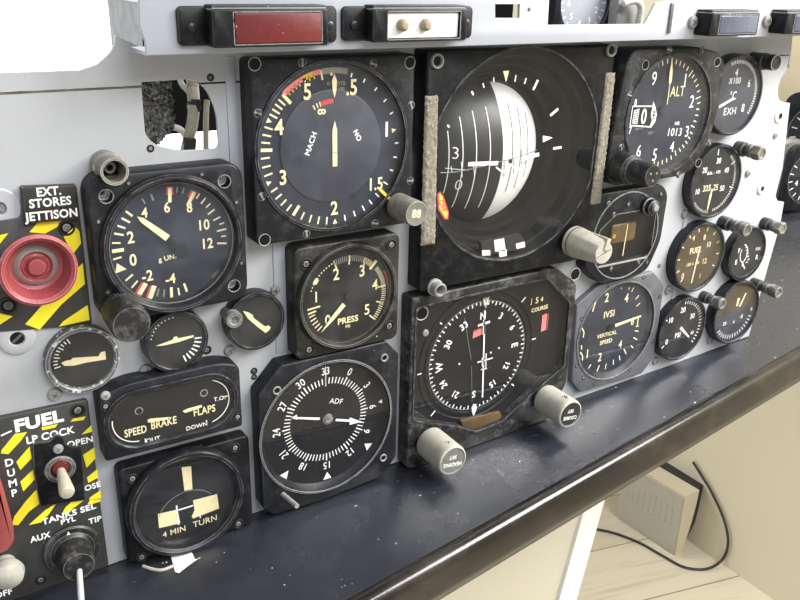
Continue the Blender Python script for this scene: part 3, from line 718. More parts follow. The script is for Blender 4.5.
x, z = lc(290, 100, y); m.text('KN', x, z, y, 2.0, 'mark_grey'); x, z = lc(320, 100, y); m.text('OTS', x, z, y, 2.0, 'mark_grey'); x, z = lc(322, 116, y); m.text('100', x, z, y, 2.0, 'mark_grey')
m.arc(dx, dz, y-1, 342, 359, 23.8, 26.2, 'mark_red')
for a in (333, 337.5, 341.5): m.tick(dx, dz, y-1, a, 23.8, 26.3, .7, 'mark_cream')
I.part('dial', m)
m = MB(); y -= 1.0; x, z = lc(302, 298, y)
m.prism([(x-1.35, z-9), (x+1.35, z-9), (x+1.35, z+10), (x, z+15), (x-1.35, z+10)], y, y-.3, 0, 'mark_cream'); m.bar(x-1.4, z-1.5, x+1.4, z-1.5, .4, y-.35, 'mark_grey'); I.part('needle', m)
m = MB(); x, z = lc(302, 108, y); m.prism([(x, z+6), (x-1.4, z+2.6), (x-1.1, z-2), (x, z-6), (x+1.1, z-2), (x+1.4, z+2.6)], y+.4, y+.1, 0, 'mark_cream'); I.part('index_pointer', m)
glass_disc(I, cx, cz, D+.6, rg-.3)
c4 = I.Lc((234, 50, 3))
for u, v in ((62, 42), (92, 570), (528, 38)): x, z = c4(u, v, D); I.screw(x, z, D, 3.4, 'hole', 'mounting_hole')
for u, v in ((72, 190), (83, 440), (217, 552), (423, 520), (528, 392), (531, 166), (418, 42), (205, 38)): x, z = c4(u, v, D); I.screw(x, z, D, 2.2, 'flush')
KX, KZ = 236.9-198, -122.8+88
m = MB(); m.lathe([(4.5, D), (4.5, D-1.5), (7.0, D-1.8), (7.0, -34), (6.6, -35), (6.2, -35)], KX, KZ, 'brass_olive', 64, lambda i, j, a: .12*(i % 2) if 2 <= j <= 3 else 0)
m.lathe([(6.3, -35), (5.6, -34.8), (0, -34.8)], KX, KZ, 'knob_face', 48)
m.text('88', KX, KZ+.2, -34.95, 4.6, 'mark_cream', 8, .9, .03); I.part('knob', m, 'grey knob with number on its end')
m = MB(); x, z = lc(438, 418, D-.2); x2, z2 = lc(468, 447, D-.6)
m.bar(x, z, x2, z2, 1.7, D-.3, 'mark_yellow'); I.part('index_mark', m, 'yellow setting index')

# ---- attitude indicator
D = -14; I = Inst('attitude_indicator', 'big black attitude gauge with half white half black ball lying on its side', 'gauge', 318, -108)
xl_ = (I.L(427, 62, D)[0]+I.L(421.5, 256, D)[0])/2; xr_ = (I.L(616, 47, D)[0]+I.L(599, 198, D)[0])/2
zt = I.L(500, 48, D)[1]; zb = I.L(430, 290, D)[1]
m = MB(); m.prism(roundpoly([(xl_, zt), (xr_, zt), (xr_, zb+6), (xr_-6, zb), (xl_, zb)], 2), 0, D, 1, 'frame_black')
ccx, ccz = I.L(518, 158, D); R_ = 63.5
cl = [(max(-60.5, min(60.5, x))+ccx, z+ccz) for x, z in circ(0, 0, R_, 96)]
cc = MB(); cc.prism(cl, 10, D-5, 0, 'cavity_black'); I.part('frame', m, cuts=[cc])
# dark stepped cavity
m = MB(); ax, az = 312.7-318+1.6, -105+108-.5
def ring(r, y, t):       # rings drift from the window centre to the ball centre
    n = 96; o = []
    for i in range(n):
        a = 2*PI*i/n; x0, z0 = ccx+R_*math.cos(a), ccz+R_*math.sin(a); x0 = max(ccx-60.5, min(ccx+60.5, x0))
        x1, z1 = ax*1.0+r*math.cos(a), az+r*math.sin(a)
        o.append((x0*(1-t)+x1*t, y, z0*(1-t)+z1*t))
    return o
rr = 43
m.loft([ring(rr, -13.4, 0), ring(rr, -8, .12), ring(rr, -7.4, .2), ring(rr, -2, .32), ring(rr, -1.4, .45), ring(rr, 4, .55), ring(rr, 4.5, .72), ring(rr, 9, .8), ring(rr, 9.4, .94), ring(rr, 12, 1)], 'cavity_black', False, False)
I.part('inner_surround', m, ang=25)
m = MB(); BRD = 62.0; BY = 56.7
bx0 = I.L(501.5, 158, -4)[0]   # colour split plane
def ball_y(x, z, lift=.25):
    q = (BRD+lift)**2-(x-ax)**2-(z-az)**2
    return BY-math.sqrt(max(q, 0))
def conf(x, z): return (x, ball_y(x, z), z)
split = bx0-ax
nx = 64; vs = []; fs = []
def srow(x):
    r = math.sqrt(max(BRD*BRD-x*x, 0)); return [(ax+x, BY+r*math.cos(2*PI*k/96), az+r*math.sin(2*PI*k/96)) for k in range(96)]
xa_ = [-BRD+.01+(split+BRD-.01)*i/30 for i in range(31)]; xb_ = [split+(BRD-.01-split)*i/30 for i in range(31)]
m.loft([srow(x) for x in xa_], 'ball_black'); m.loft([srow(x) for x in xb_], 'ball_white')
cr = I.Lc((416, 40, 2.7273))
def bl(u, v): return cr(u, v, -4)
def lat(off, half, mat, w, z0=0):     # a pitch line: a slice of the ball at constant x
    n = 20; x = ax+off; vs = []
    for i in range(n+1):
        z = az+z0-half+2*half*i/n
        vs += [conf(x-w/2, z), conf(x+w/2, z)]
    m.add(vs, [(2*i, 2*i+1, 2*i+3, 2*i+2) for i in range(n)], mat)
for off, half, z0 in ((-9.5, 31, -1), (-18.5, 30, -2), (-26.5, 28, -3), (-34, 19, -2)): lat(split+off, half, 'mark_white', .55, z0)
for off, half, z0 in ((8, 27, 4), (16, 25, 3), (24, 20, 4)): lat(split+off, half, 'ball_black', .5, z0)
x, z = bl(118, 312); m.text('3', x+1, z, 0, 7.5, 'mark_white', 0, .95, -.012, conf=conf)
x, z = bl(127, 400); m.text('0', x+1, z, 0, 7, 'mark_white', 0, 1.0, -.012, conf=conf)
m.bar(bl(100, 357)[0], bl(100, 357)[1], bl(148, 357)[0], bl(148, 357)[1], .5, 0, 'mark_white', conf=conf)
for u, v0, v1 in ((112, 350, 368), (133, 335, 378), (160, 345, 372)): a, b = bl(u, v0), bl(u+3, v1); m.bar(a[0], a[1], b[0], b[1], .5, 0, 'mark_white', conf=conf)
x, z = bl(310, 250); m.text('3', x-.8, z, 0, 5.5, 'ball_black', 0, .7, -.015, conf=conf)
x, z = bl(314, 330); m.text('0', x-.8, z, 0, 5.5, 'ball_black', 0, .7, -.015, conf=conf)
for u, v0, v1 in ((236, 318, 372), (266, 322, 368), (292, 300, 350)): a, b = bl(u, v0), bl(u+3, v1); m.bar(a[0], a[1], b[0], b[1], .4, 0, 'ball_black', conf=conf)
I.part('attitude_ball', m, 'ball, black left half and white right half')
# fixed aircraft symbol
m = MB(); y = -12.9
def bb(mb, u0, v0, u1, v1, w, mat, yy=None, th=.5):
    yy = y if yy is None else yy
    a, b = cr(u0, v0, yy), cr(u1, v1, yy); d = Vector((b[0]-a[0], b[1]-a[1])); n = Vector((-d.y, d.x)).normalized()*w/2
    mb.prism([(a[0]+n.x, a[1]+n.y), (a[0]-n.x, a[1]-n.y), (b[0]-n.x, b[1]-n.y), (b[0]+n.x, b[1]+n.y)], yy+th, yy, 0, mat)
bb(m, 143, 339, 224, 336, 2.3, 'mark_white'); bb(m, 288, 325, 336, 312, 2.2, 'mark_white')
bb(m, 219, 347, 237, 361, 1.0, 'mark_white'); bb(m, 237, 361, 257, 342, 1.0, 'mark_white'); bb(m, 257, 337, 275, 357, 1.0, 'mark_white'); bb(m, 275, 357, 292, 340, 1.0, 'mark_white')
x, z = cr(258, 331, y); m.lathe([(1.3, .6), (1.3, 0), (0, -.2)], x, z, 'ball_black', 20, cy=y)
I.part('aircraft_symbol', m, 'white fixed aircraft symbol')
m = MB(); pts = [(66, 362), (100, 361), (150, 352), (200, 340), (250, 327), (300, 312), (330, 300)]
m.tube([(cr(u, v, -12.7)[0], -12.7, cr(u, v, -12.7)[1]) for u, v in pts], .3, 'lens_slate', 6); I.part('horizon_wire', m)
# bank scale on the surround
m = MB(); yb = -11.6
def tri(mb, a, b, c, yy, mat):
    mb.prism([cr(*a, yy), cr(*b, yy), cr(*c, yy)], yy+.4, yy, 0, mat)
tri(m, (238, 85), (254, 84), (246, 115), yb, 'mark_cream'); tri(m, (347, 261), (347, 279), (373, 266), yb, 'mark_white')
for a in ((212, 102, 213, 116, .6), (273, 96, 270, 114, .7), (301, 104, 296, 120, .8), (333, 109, 320, 136, 1.4), (367, 206, 388, 188, 1.5), (375, 296, 397, 293, 1.4), (152, 140, 157, 150, 1.1), (86, 232, 91, 238, 1.1), (183, 118, 186, 130, .7)): bb(m, *a[:4], a[4], 'mark_white', yb, .4)
I.part('bank_scale', m)
m = MB(); yf = -12
fl = [cr(u, v, yf) for u, v in ((58, 420), (66, 413), (75, 424), (90, 470), (88, 490), (78, 489), (60, 462))]
m.prism(fl, yf+.5, yf, 0, 'mark_red'); m.prism(inset(fl, 1.0 if area(fl) > 0 else 1.0), yf, yf-.1, 0, 'flag_yellow')
x, z = cr(73, 452, yf); m.text('OFF', x, z, yf-.2, 3.2, 'mark_red', 66, 1, .02); I.part('off_flag', m, 'yellow OFF flag with red border')
# slip ball
m = MB(); ys = -11
def quad(mb, pts, yy, th, mat): mb.prism([cr(u, v, yy) for u, v in pts], yy+th, yy, 0, mat)
quad(m, ((178, 552), (285, 530), (297, 548), (299, 570), (181, 588)), ys, 3, 'rubber')
quad(m, ((180, 574), (202, 573), (203, 587), (181, 588)), ys-.1, .5, 'mark_white'); quad(m, ((272, 556), (296, 550), (298, 564), (275, 570)), ys-.1, .5, 'mark_white')
quad(m, ((213, 546), (240, 541), (245, 575), (216, 577)), ys-.2, .6, 'ball_white'); quad(m, ((226, 575), (247, 571), (248, 600), (229, 602)), ys-.2, .6, 'mark_white')
I.part('slip_indicator', m)
m = MB(); m.flat([(x*1.0, z) for x, z in [(max(-60.2, min(60.2, x))+ccx, z+ccz) for x, z in circ(0, 0, R_-.3, 96)]], D+.3, 'glass_clean'); I.part('glass', m)
m = MB(); n_ = 96
def rim(k, yy): return [(max(-60.5-k, min(60.5+k, (R_+k)*math.cos(2*PI*i/n_)))+ccx, yy, (R_+k)*math.sin(2*PI*i/n_)+ccz) for i in range(n_)]
m.loft([rim(1.3, D+.05), rim(1.1, D-.5), rim(.3, D-.6), rim(-.4, D+.4)], 'bezel_black', False, False); I.part('window_rim', m)
for (a, b, c, d) in (((425, 96), (438, 96), (435, 246), (420.5, 246)), ((606, 73), (615, 73), (600, 205), (590, 205))):
    p_ = [I.L(*q, D) for q in (a, b, c, d)]; m = MB(); vs = []; nn, mm_ = 70, 9
    for s_ in range(nn+1):
        for t_ in range(mm_+1):
            f, g_ = s_/nn, t_/mm_; x = (p_[0][0]*(1-f)+p_[3][0]*f)*(1-g_)+(p_[1][0]*(1-f)+p_[2][0]*f)*g_; z = (p_[0][1]*(1-f)+p_[3][1]*f)
            e_ = min(s_, nn-s_, t_, mm_-t_) == 0
            vs.append((x+random.uniform(-.25, .25), D if e_ else D-1.2+random.uniform(-.5, .5), z+random.uniform(-.25, .25)))
    m.add(vs, [(i*(mm_+1)+j, i*(mm_+1)+j+1, (i+1)*(mm_+1)+j+1, (i+1)*(mm_+1)+j) for i in range(nn) for j in range(mm_)], 'velcro'); I.part('velcro_strip', m, ang=180)
for px, py in ((437, 61), (611, 50), (434, 289)):
    x, z = I.L(px, py, D)
    if py < 100: I.screw(x, z, D, 4.2, 'eyelet', 'mounting_hole')
    else:
        mm = MB(); mm.lathe([(5.2, D), (5.2, D-1.5), (4.4, D-1.8), (4.2, D-7), (3.4, D-7.4), (2.9, D-6.6), (2.6, D-1)], x, z+1.5, 'steel', 36); mm.disc(x, z+1.5, D-1, 2.7, 'cavity_black', 24); I.part('bushing', mm)
KX, KZ = 371.2-318, -162.8+108
m = MB(); m.lathe([(6, D), (6, D-3), (10.2, D-3.2), (10.2, D-5), (9.6, -30), (8.2, -42), (7, -44.5), (0, -44.8)], KX, KZ, 'knob_cream', 64, lambda i, j, a: -.5*abs(math.sin(a*4)) if 4 <= j <= 5 else 0)
m.box(KX-1.5, KX+1.5, -45.6, -22, KZ+2, KZ+9.4, 'knob_cream', Matrix.Translation((KX, 0, KZ)) @ Matrix.Rotation(math.radians(15), 4, 'Y') @ Matrix.Translation((-KX, 0, -KZ)))
m.box(KX-.35, KX+.35, -45.0, -44, KZ-6, KZ+6, 'label_black', Matrix.Translation((KX, 0, KZ)) @ Matrix.Rotation(math.radians(72), 4, 'Y') @ Matrix.Translation((-KX, 0, -KZ)))
m.lathe([(10.35, D-6), (10.35, D-6.8)], KX, KZ, 'label_black', 64); I.part('knob', m, 'cream ribbed knob')

# ---- accelerometer
D = -12; I = Inst('accelerometer', 'square black g-meter with dial tinted blue-grey by painted reflection and red-tipped marks, leftmost large gauge', 'gauge', 111, -128)
gpx = [(84, 188), (92, 179), (215, 163), (232, 169), (241, 180), (248, 270), (246, 290), (237, 298), (112, 327), (99, 318), (93, 300)]
x0, x1 = 73.2-111, 148.6-111; z1, z0 = -90.6+128, -163.4+128
m = MB(); m.prism(rrect(x0, x1, z0, z1, 9, 8), 0, D, 1.3, 'frame_blue_black')
gx, gz = .2, .1
gc = MB(); gc.lathe([(0, D+5), (30.3, D+5), (30.3, D-3), (0, D-3)], gx, gz, 'frame_black', 72)
hl = []; gh = I.Lc((76, 156, 3.3333)); hp = [(101, 135), (495, 85), (528, 433)]
for u, v in hp:
    x, z = gh(u, v, D); b = MB(); b.lathe([(0, 6), (3.1, 6), (3.1, D-4), (0, D-4)], x, z, 'frame_black', 32); hl.append(b)
I.part('frame', m, cuts=[gc]+hl)
for u, v in hp:
    x, z = gh(u, v, D); mm = MB(); mm.lathe([(3.05, -.1), (3.05, -6.5), (2.7, -6.5), (2.4, -3.5), (1.5, -3.2), (1.4, -.3)], x, z, 'white_plastic', 28); mm.disc(x, z, -.4, 1.5, 'cavity_black', 20); I.part('spacer', mm)
m = MB(); m.lathe([(35.2, D), (35.0, D-2.2), (33.6, D-3.6), (32.4, D-3.4), (31, D-2), (30.2, D+1), (30.2, D+4.8)], gx, gz, 'bezel_black', 96); I.part('bezel', m)
y = D+4.2; m = MB(); m.disc(gx, gz, y, 30.3, 'dial_sheen_blue'); lc = I.Lc((76, 156, 3.3333)); dx, dz = lc(311, 290, y); y -= .15
def tkp(mb, lc, cc_, u, v, ln, w, mat, y):     # tick that ends at a seen point and runs towards the centre
    x, z = lc(u, v, y); d = Vector((cc_[0]-x, cc_[1]-z)).normalized(); mb.bar(x, z, x+d.x*ln, z+d.y*ln, w, y, mat)
for u, v, ln, w, t in ((502, 291, 5, .9, 'mark_cream'), (501, 243, 5, .9, 'mark_cream'), (481, 203, 4, .8, 'mark_cream'), (500, 266, 2.6, .7, 'mark_cream'), (494, 222, 2.6, .7, 'mark_cream'), (462, 178, 4.2, .8, 'mark_cream'), (448, 158, 3, .7, 'mark_cream'), (432, 140, 3.6, .8, 'mark_cream'), (412, 125, 3, .7, 'mark_cream'), (360, 106, 3, .7, 'mark_grey'), (338, 103, 3, .7, 'mark_grey'), (250, 127, 3.4, .8, 'mark_grey'), (220, 142, 3, .7, 'mark_grey'), (166, 184, 4, 1.0, 'mark_cream'), (152, 207, 4.5, 1.0, 'mark_cream'), (138, 232, 4, .9, 'mark_cream'), (127, 258, 4.6, 1.0, 'mark_cream'), (120, 290, 4, .8, 'mark_cream'), (120, 318, 5.6, 1.8, 'mark_cream'), (124, 345, 4, .9, 'mark_cream'), (165, 416, 4.6, .9, 'mark_cream'), (185, 440, 4.6, .8, 'mark_cream'), (270, 468, 4, .7, 'mark_grey'), (292, 470, 4, .7, 'mark_grey'), (319, 471, 5.4, 1.4, 'mark_cream'), (345, 464, 4, .8, 'mark_cream'), (370, 452, 4.8, 1.1, 'mark_cream')):
    tkp(m, lc, (dx, dz), u, v, ln, w, t, y)
for u, v in ((313, 102), (394, 116)):
    tkp(m, lc, (dx, dz), u, v, 4, 3.4, 'mark_red', y); tkp(m, lc, (dx, dz), u, v+4, 7.2, 1.7, 'mark_cream', y-.05)
for u, v in ((206, 463), (243, 474)):
    tkp(m, lc, (dx, dz), u, v, 6.5, 3.6, 'mark_red', y); tkp(m, lc, (dx, dz), u+3, v+2, 7, 2.2, 'mark_cream', y-.05)
x, z = lc(148, 377, y); m.flat([(x-2.6, z-1.8), (x+2.9, z-.5), (x-1.3, z+3.2)], y-.05, 'mark_cream')
for t, u, v, h in (('12', 440, 290, 5.4), ('10', 428, 228, 5.4), ('8', 378, 170, 5.2), ('6', 303, 170, 5.2), ('4', 228, 188, 5), ('2', 182, 270, 6), ('0', 190, 345, 6), ('-2', 238, 398, 5.6), ('-4', 315, 408, 5.2)):
    x, z = lc(u, v, y); m.text(t, x, z, y, h, 'mark_cream', 0, .85, .02)
x, z = lc(318, 336, y); m.text('g UNITS', x, z, y, 2.6, 'mark_cream', -4, 1.0, .015); x, z = lc(465, 392, y); m.text('ZERO', x, z, y, 1.5, 'mark_grey', -40)
I.part('dial', m)
y -= .8; m = MB(); hx, hz = lc(352, 318, y); m.lathe([(3.8, .7), (3.6, -.2), (0, -.4)], hx, hz, 'dial_black', 32, cy=y)
a = lc(203, 201, y); b = lc(305, 273, y); d = Vector((b[0]-a[0], b[1]-a[1])).normalized(); n = Vector((-d.y, d.x))
m.prism([a, (a[0]+d.x*3+n.x*1.2, a[1]+d.y*3+n.y*1.2), (b[0]+n.x*1.7, b[1]+n.y*1.7), (b[0]-n.x*1.7, b[1]-n.y*1.7), (a[0]+d.x*3-n.x*1.2, a[1]+d.y*3-n.y*1.2)], y-.3, y-.6, 0, 'mark_cream')
m.bar(b[0], b[1], hx, hz, 2.6, y-.25, 'dial_black'); I.part('needle', m)
glass_disc(I, gx, gz, D-1.2, 30.9)
for u, v in ((176, 92), (420, 62), (75, 220), (535, 155), (552, 358), (107, 455)): x, z = lc(u, v, D); I.screw(x, z, D, 1.7, 'dark', 'rivet_hole')
x, z = 82.3-111, -156.1+128
m = MB(); m.lathe([(7, 0), (7, D), (8.8, D-2), (9.2, -33), (8.4, -35), (0, -35.2)], x, z, 'knob_black', 72, lambda i, j, a: .22*(i % 2) if 2 <= j <= 3 else 0); I.part('knob', m, 'black knurled knob')

# ---- pressure gauge
D = -12; I = Inst('pressure_gauge', 'square olive-black gauge reading PRESS PSI below the Mach gauge', 'gauge', 207.5, -173)
x0, x1, z0, z1 = 174.6-207.5, 241.2-207.5, -206.2+173, -140+173
m = MB(); m.prism(rrect(x0, x1, z0, z1, 5, 6), 0, D, 1.2, 'frame_olive_black')
gx, gz = -.3, .4
gc = MB(); gc.lathe([(0, D+4), (28.3, D+4), (28.3, D-3), (0, D-3)], gx, gz, 'frame_black', 72); I.part('frame', m, cuts=[gc])
m = MB(); m.lathe([(32.2, D), (31.8, D-2), (30.6, D-3.2), (29.4, D-3), (28.4, D-1), (28.2, D+3.8)], gx, gz, 'frame_olive_black', 96); I.part('bezel', m)
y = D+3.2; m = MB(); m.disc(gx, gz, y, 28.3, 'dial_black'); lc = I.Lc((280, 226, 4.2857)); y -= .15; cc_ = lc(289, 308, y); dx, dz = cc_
Rt = 25.3
for i in range(21): m.tick(dx, dz, y, 340+i*3.2*.98, Rt-3.4, Rt, .55, 'mark_grey' if i < 15 else 'mark_cream')
for i in range(26): m.tick(dx, dz, y, 52+i*3.2, Rt-2.8, Rt, .6, 'mark_cream')
for a in (340, 3, 30, 82, 107, 133): m.tick(dx, dz, y, a, Rt-5.4, Rt, .9, 'mark_cream')
for i in range(11): a = 290+i*4.6; m.disc(dx+24*math.sin(math.radians(a)), dz+24*math.cos(math.radians(a)), y, .45, 'mark_cream', 10)
for i in range(5): m.tick(dx, dz, y, 229+i*6, Rt-3.8, Rt, .7, 'mark_cream')
for a in (258, 264): m.tick(dx, dz, y, a, Rt-8 if a == 264 else Rt-5, Rt, 1.0, 'mark_cream')
m.tick(dx, dz, y-.04, 44, 20.8, 27, 1.8, 'mark_cream'); m.arc(dx, dz, y, 62, 112, 26.4, 27.6, 'mark_red')
m.arc(dx, dz, y, 300, 308, 22.5, 25, 'mark_cream')
for t, u, v, h in (('0', 205, 401, 6.2), ('1', 155, 303, 6.5), ('2', 241, 205, 7), ('3', 352, 190, 7), ('4', 407, 250, 6.6), ('5', 373, 356, 6.6)):
    x, z = lc(u, v, y); m.text(t, x, z, y, h, 'mark_cream', 0, .85, .015)
x, z = lc(292, 401, y); m.text('PRESS', x, z, y, 3.8, 'mark_cream', 0, .98, .025); x, z = lc(291, 429, y); m.text('PSI', x, z, y, 1.8, 'mark_cream', 0, 1, .02)
I.part('dial', m)
y -= .8; m = MB(); a = lc(176, 456, y); b = lc(274, 335, y); d = Vector((b[0]-a[0], b[1]-a[1])).normalized(); n = Vector((-d.y, d.x))
q = (a[0]+d.x*10, a[1]+d.y*10); c_ = lc(300, 300, y)
m.prism([a, (q[0]+n.x*1.2, q[1]+n.y*1.2), (b[0]+n.x*1.4, b[1]+n.y*1.4), (b[0]-n.x*1.4, b[1]-n.y*1.4), (q[0]-n.x*1.2, q[1]-n.y*1.2)], y, y-.3, 0, 'mark_cream')
m.bar(b[0], b[1], *lc(330, 262, y), 2.4, y+.05, 'dial_black'); m.lathe([(3.2, .3), (3, -.2), (0, -.3)], *c_, 'dial_black', 28, cy=y); I.part('needle', m)
glass_disc(I, gx, gz, D-1, 28.9)
for u, v in ((112, 163), (478, 80), (125, 530), (468, 428)): x, z = lc(u, v, D); I.screw(x, z, D, 3.6, 'dark', 'mounting_hole')

# ---- ADF
D = -12; I = Inst('radio_compass', 'octagonal black radio compass gauge marked ADF with white needle, above the table edge', 'gauge', 195, -254)
op = [(258.4, 398), (280.5, 369.5), (381, 344.5), (400, 362), (397.3, 469), (391, 476), (345, 495), (275, 517), (262, 512)]
x0, x1 = 151.5-195, 242.2-195; z1, z0 = -206.6+254, -302.6+254
oc = [(x0, z1-15), (x0+14, z1), (x1-9, z1), (x1, z1-10), (x1, z0+14), (x1-10, z0+2), (x0+36, z0-1.4), (x0+6, z0), (x0, z0+6)]
m = MB(); m.prism(roundpoly(oc, 1.2, 3), 0, D, .8, 'frame_blue_black')
gx, gz = I.L(328, 427.5, D); gc = MB(); RG = 42.3; gc.lathe([(0, D+4.5), (RG, D+4.5), (RG, D-3), (0, D-3)], gx, gz, 'frame_black', 80); I.part('frame', m, cuts=[gc])
m = MB(); m.lathe([(RG+1.6, D), (RG+1.3, D-.9), (RG+.2, D-1), (RG-.6, D+1.2), (RG-3.2, D+4.4)], gx, gz, 'frame_blue_black', 96); I.part('bezel', m)
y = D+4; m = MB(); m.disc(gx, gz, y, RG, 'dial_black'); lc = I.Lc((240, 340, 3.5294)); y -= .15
dx, dz = lc(304, 280, y); Rt = 28.4
for i in range(72):
    m.tick(dx, dz, y, i*5+2.5*0, Rt-5, Rt-(0 if i % 6 == 0 else 1), .6 if i % 6 else .8, 'mark_white')
off = 30
for k, t in enumerate(('0', '3', '6', '9', '12', '15', '18', '21', '24', '27', '30', '33')):
    a = off+k*30; r = Rt+3.7; m.text(t, dx+r*math.sin(math.radians(a)), dz+r*math.cos(math.radians(a)), y, 4.9, 'mark_white', a, .82, .008)
m.tick(dx, dz, y, 0, 22, 35, .5, 'mark_white')
for u, v, a in ((503, 215, 88), (450, 373, 132), (308, 480, 180), (160, 475, 224)):
    x, z = lc(u, v, y); aa = math.radians(a); ux, uz = math.sin(aa), math.cos(aa); m.flat([(x-ux*3, z-uz*3), (x+ux*2-uz*2.8, z+uz*2+ux*2.8), (x+ux*2+uz*2.8, z+uz*2-ux*2.8)], y, 'mark_white')
x, z = lc(446, 102, y); m.flat([(x-1.2, z+1), (x+1.4, z+.8), (x, z-1.4)], y, 'mark_grey')
x, z = lc(340, 215, y); m.text('ADF', x, z, y, 3.6, 'mark_white', 18, .95, .0)
I.part('dial', m)
y -= .8; m = MB(); a = lc(190, 275, y); b = lc(281, 278, y); c_ = lc(338, 282, y); d_ = lc(392, 285, y); e_ = lc(430, 288, y); f_ = lc(310, 279, y)
m.bar(*a, *b, 1.2, y, 'mark_white', 1.6); m.bar(*c_, *d_, 1.5, y, 'mark_white'); m.flat([(d_[0]-1, d_[1]+2.6), (d_[0]-1, d_[1]-2.6), e_], y-.05, 'mark_white')
m.flat([(a[0]-1.6, a[1]+.5), (a[0]+2, a[1]+1.7), (a[0]+2, a[1]-1.7)], y-.05, 'mark_white')
m.bar(*b, *c_, 1.4, y+.1, 'dial_black'); m.lathe([(3.3, .6), (3.2, -.5), (1.6, -.7), (1.5, -.3), (0, -.3)], *f_, 'steel_dark', 32, cy=y); I.part('needle', m)
glass_disc(I, gx, gz, D+.3, RG-.6, mat='glass_clean')
for u, v, r in ((130, 178, 2.6), (509, 62, 2.6), (505, 415, 2.6)): x, z = lc(u, v, D); I.screw(x, z, D, r, 'eyelet', 'mounting_hole')
m = MB(); p0 = lc(150, 545, D); p1 = lc(185, 588, D-4); m.tube([(p0[0], D+1, p0[1]), (p0[0]+1, D-5, p0[1]), (p0[0]+2, D-16, p0[1]+1)], 1.5, 'steel', 12, False); I.part('setting_pin', m)

# ---- HSI
D = -12; I = Inst('horizontal_situation_indicator', 'large black compass gauge with red flags and two cream knurled knobs', 'gauge', 316, -236)
x0, x1 = 250.6-316, 383.5-316; z1, z0 = -182.6+236, -289.5+236
m = MB(); zl = tz(250)+236+4
m.prism(roundpoly([(x0, z1), (x1-20, z1+1), (x1, z1-14), (x1, z1-90), (x1-6, z1-99), (x1-14, tz(370)+236.6), (x0+6, tz(258)+236.6), (x0, tz(252)+238)], [2, 3, 3, 6, 4, 4, 4, 4]), 0, D, 1, 'frame_worn')
wp = [I.L(*q, D) for q in ((416, 309), (440, 303), (547, 279), (569, 303), (563, 366), (535, 389), (501, 421), (476, 431), (459, 426), (416, 419))]
wp[0] = (x0+3.6, wp[0][1]); wp[9] = (x0+3.6, wp[9][1])
gc = MB(); gc.prism(roundpoly(wp, 1.5, 3), D+5, D-4, 0, 'frame_black'); I.part('frame', m, cuts=[gc])
m = MB(); wi = roundpoly(wp, 1.5, 3); wi = wi if area(wi) > 0 else wi[::-1]; wo = inset(wi, -1.4)
m.loft([[(x, D+.05, z) for x, z in wo], [(x, D-.7, z) for x, z in inset(wi, -1.1)], [(x, D-.7, z) for x, z in inset(wi, -.2)], [(x, D+.6, z) for x, z in inset(wi, .3)]], 'bezel_black', False, False); I.part('window_rim', m)
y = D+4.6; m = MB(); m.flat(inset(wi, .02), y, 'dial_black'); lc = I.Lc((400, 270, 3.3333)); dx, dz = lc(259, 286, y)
m.lathe([(46.5, .05), (46.3, -.8), (44.8, -.9), (44.2, -.2), (42, -.2), (41.6, -.9), (40.2, -.9), (39.8, -.3), (0, -.3)], dx, dz, 'dial_black', 110, cy=y)
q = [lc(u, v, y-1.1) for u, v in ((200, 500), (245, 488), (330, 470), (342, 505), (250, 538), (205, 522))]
m.prism(q, y-.2, y-2.5, .4, 'rust_and_sheen_brown')  # brown patch painted in for an orange-brown reflection on the recess slope
y -= .5; Rt = 38.6
for i in range(72): m.tick(dx, dz, y, i*5-1, Rt-(3.0 if i % 2 == 0 else 2.0), Rt, .8, 'mark_white')
m.arc(dx, dz, y, 0, 360, Rt-.5, Rt, 'mark_grey', 90)
for t, u, v, a, h in (('N', 277, 152, 0, 5), ('3', 337, 152, 32, 4.6), ('6', 375, 191, 60, 4.6), ('E', 383, 250, 88, 5.4), ('12', 355, 320, 118, 4.6), ('15', 308, 380, 150, 4.6), ('S', 246, 415, 182, 5), ('21', 185, 416, 214, 4.6), ('24', 144, 382, 242, 4.6), ('W', 130, 325, 270, 5.4), ('30', 160, 248, 300, 4.8), ('33', 213, 186, 330, 4.8)):
    x, z = lc(u, v, y); m.text(t, x, z, y, h, 'mark_white', a, .9, .022)
for u, v, a, l in ((137, 178, 313, 2), (65, 347, 268, 3), (110, 478, 226, 4.6), (376, 383, 133, 3), (412, 99, 46, 4.2), (446, 230, 87, 3.4)):
    x, z = lc(u, v, y-.6); m.tick(x, z, y-.6, a, -l/2, l/2, .8, 'mark_white')
x, z = lc(258, 213, y); m.flat([(x-3.6, z-2.5), (x+3.4, z-1.2), (x+3.6, z+3), (x-3.4, z+1.6)], y, 'mark_pink'); m.flat([(x-3.4, z+1.6), (x+3.6, z+3), (x+3.2, z+4), (x-3, z+3)], y, 'mark_red')
x, z = lc(480, 176, y); m.flat([(x-2, z-6.4), (x+2, z-5.6), (x+2, z+6.6), (x-2, z+6)], y, 'mark_pink'); m.arc(x, z, y, 0, 1, 0, .1, 'mark_red')
m.bar(x+3, z-6, x+3, z+6, 1.2, y, 'guard_red')
x, z = lc(466, 128, y); m.text('COURSE', x, z, y, 2.9, 'mark_cream', -2, .92, .02)
x, z = lc(438, 103, y); m.text('J', x, z, y, 3.6, 'mark_cream', 0, .9, 0); x, z = lc(457, 100, y); m.text('5', x, z, y, 4.4, 'mark_cream'); x, z = lc(473, 97, y); m.text('4', x, z, y, 3.6, 'mark_cream')
for (u0, v0, u1, v1, w) in ((215, 160, 237, 300, .35), (238, 320, 240, 440, .25)): m.bar(*lc(u0, v0, y), *lc(u1, v1, y), w, y-.1, 'mark_grey')
for u, v in ((330, 260), (198, 313), (303, 275)): x, z = lc(u, v, y); m.disc(x, z, y, .7, 'mark_white', 12)
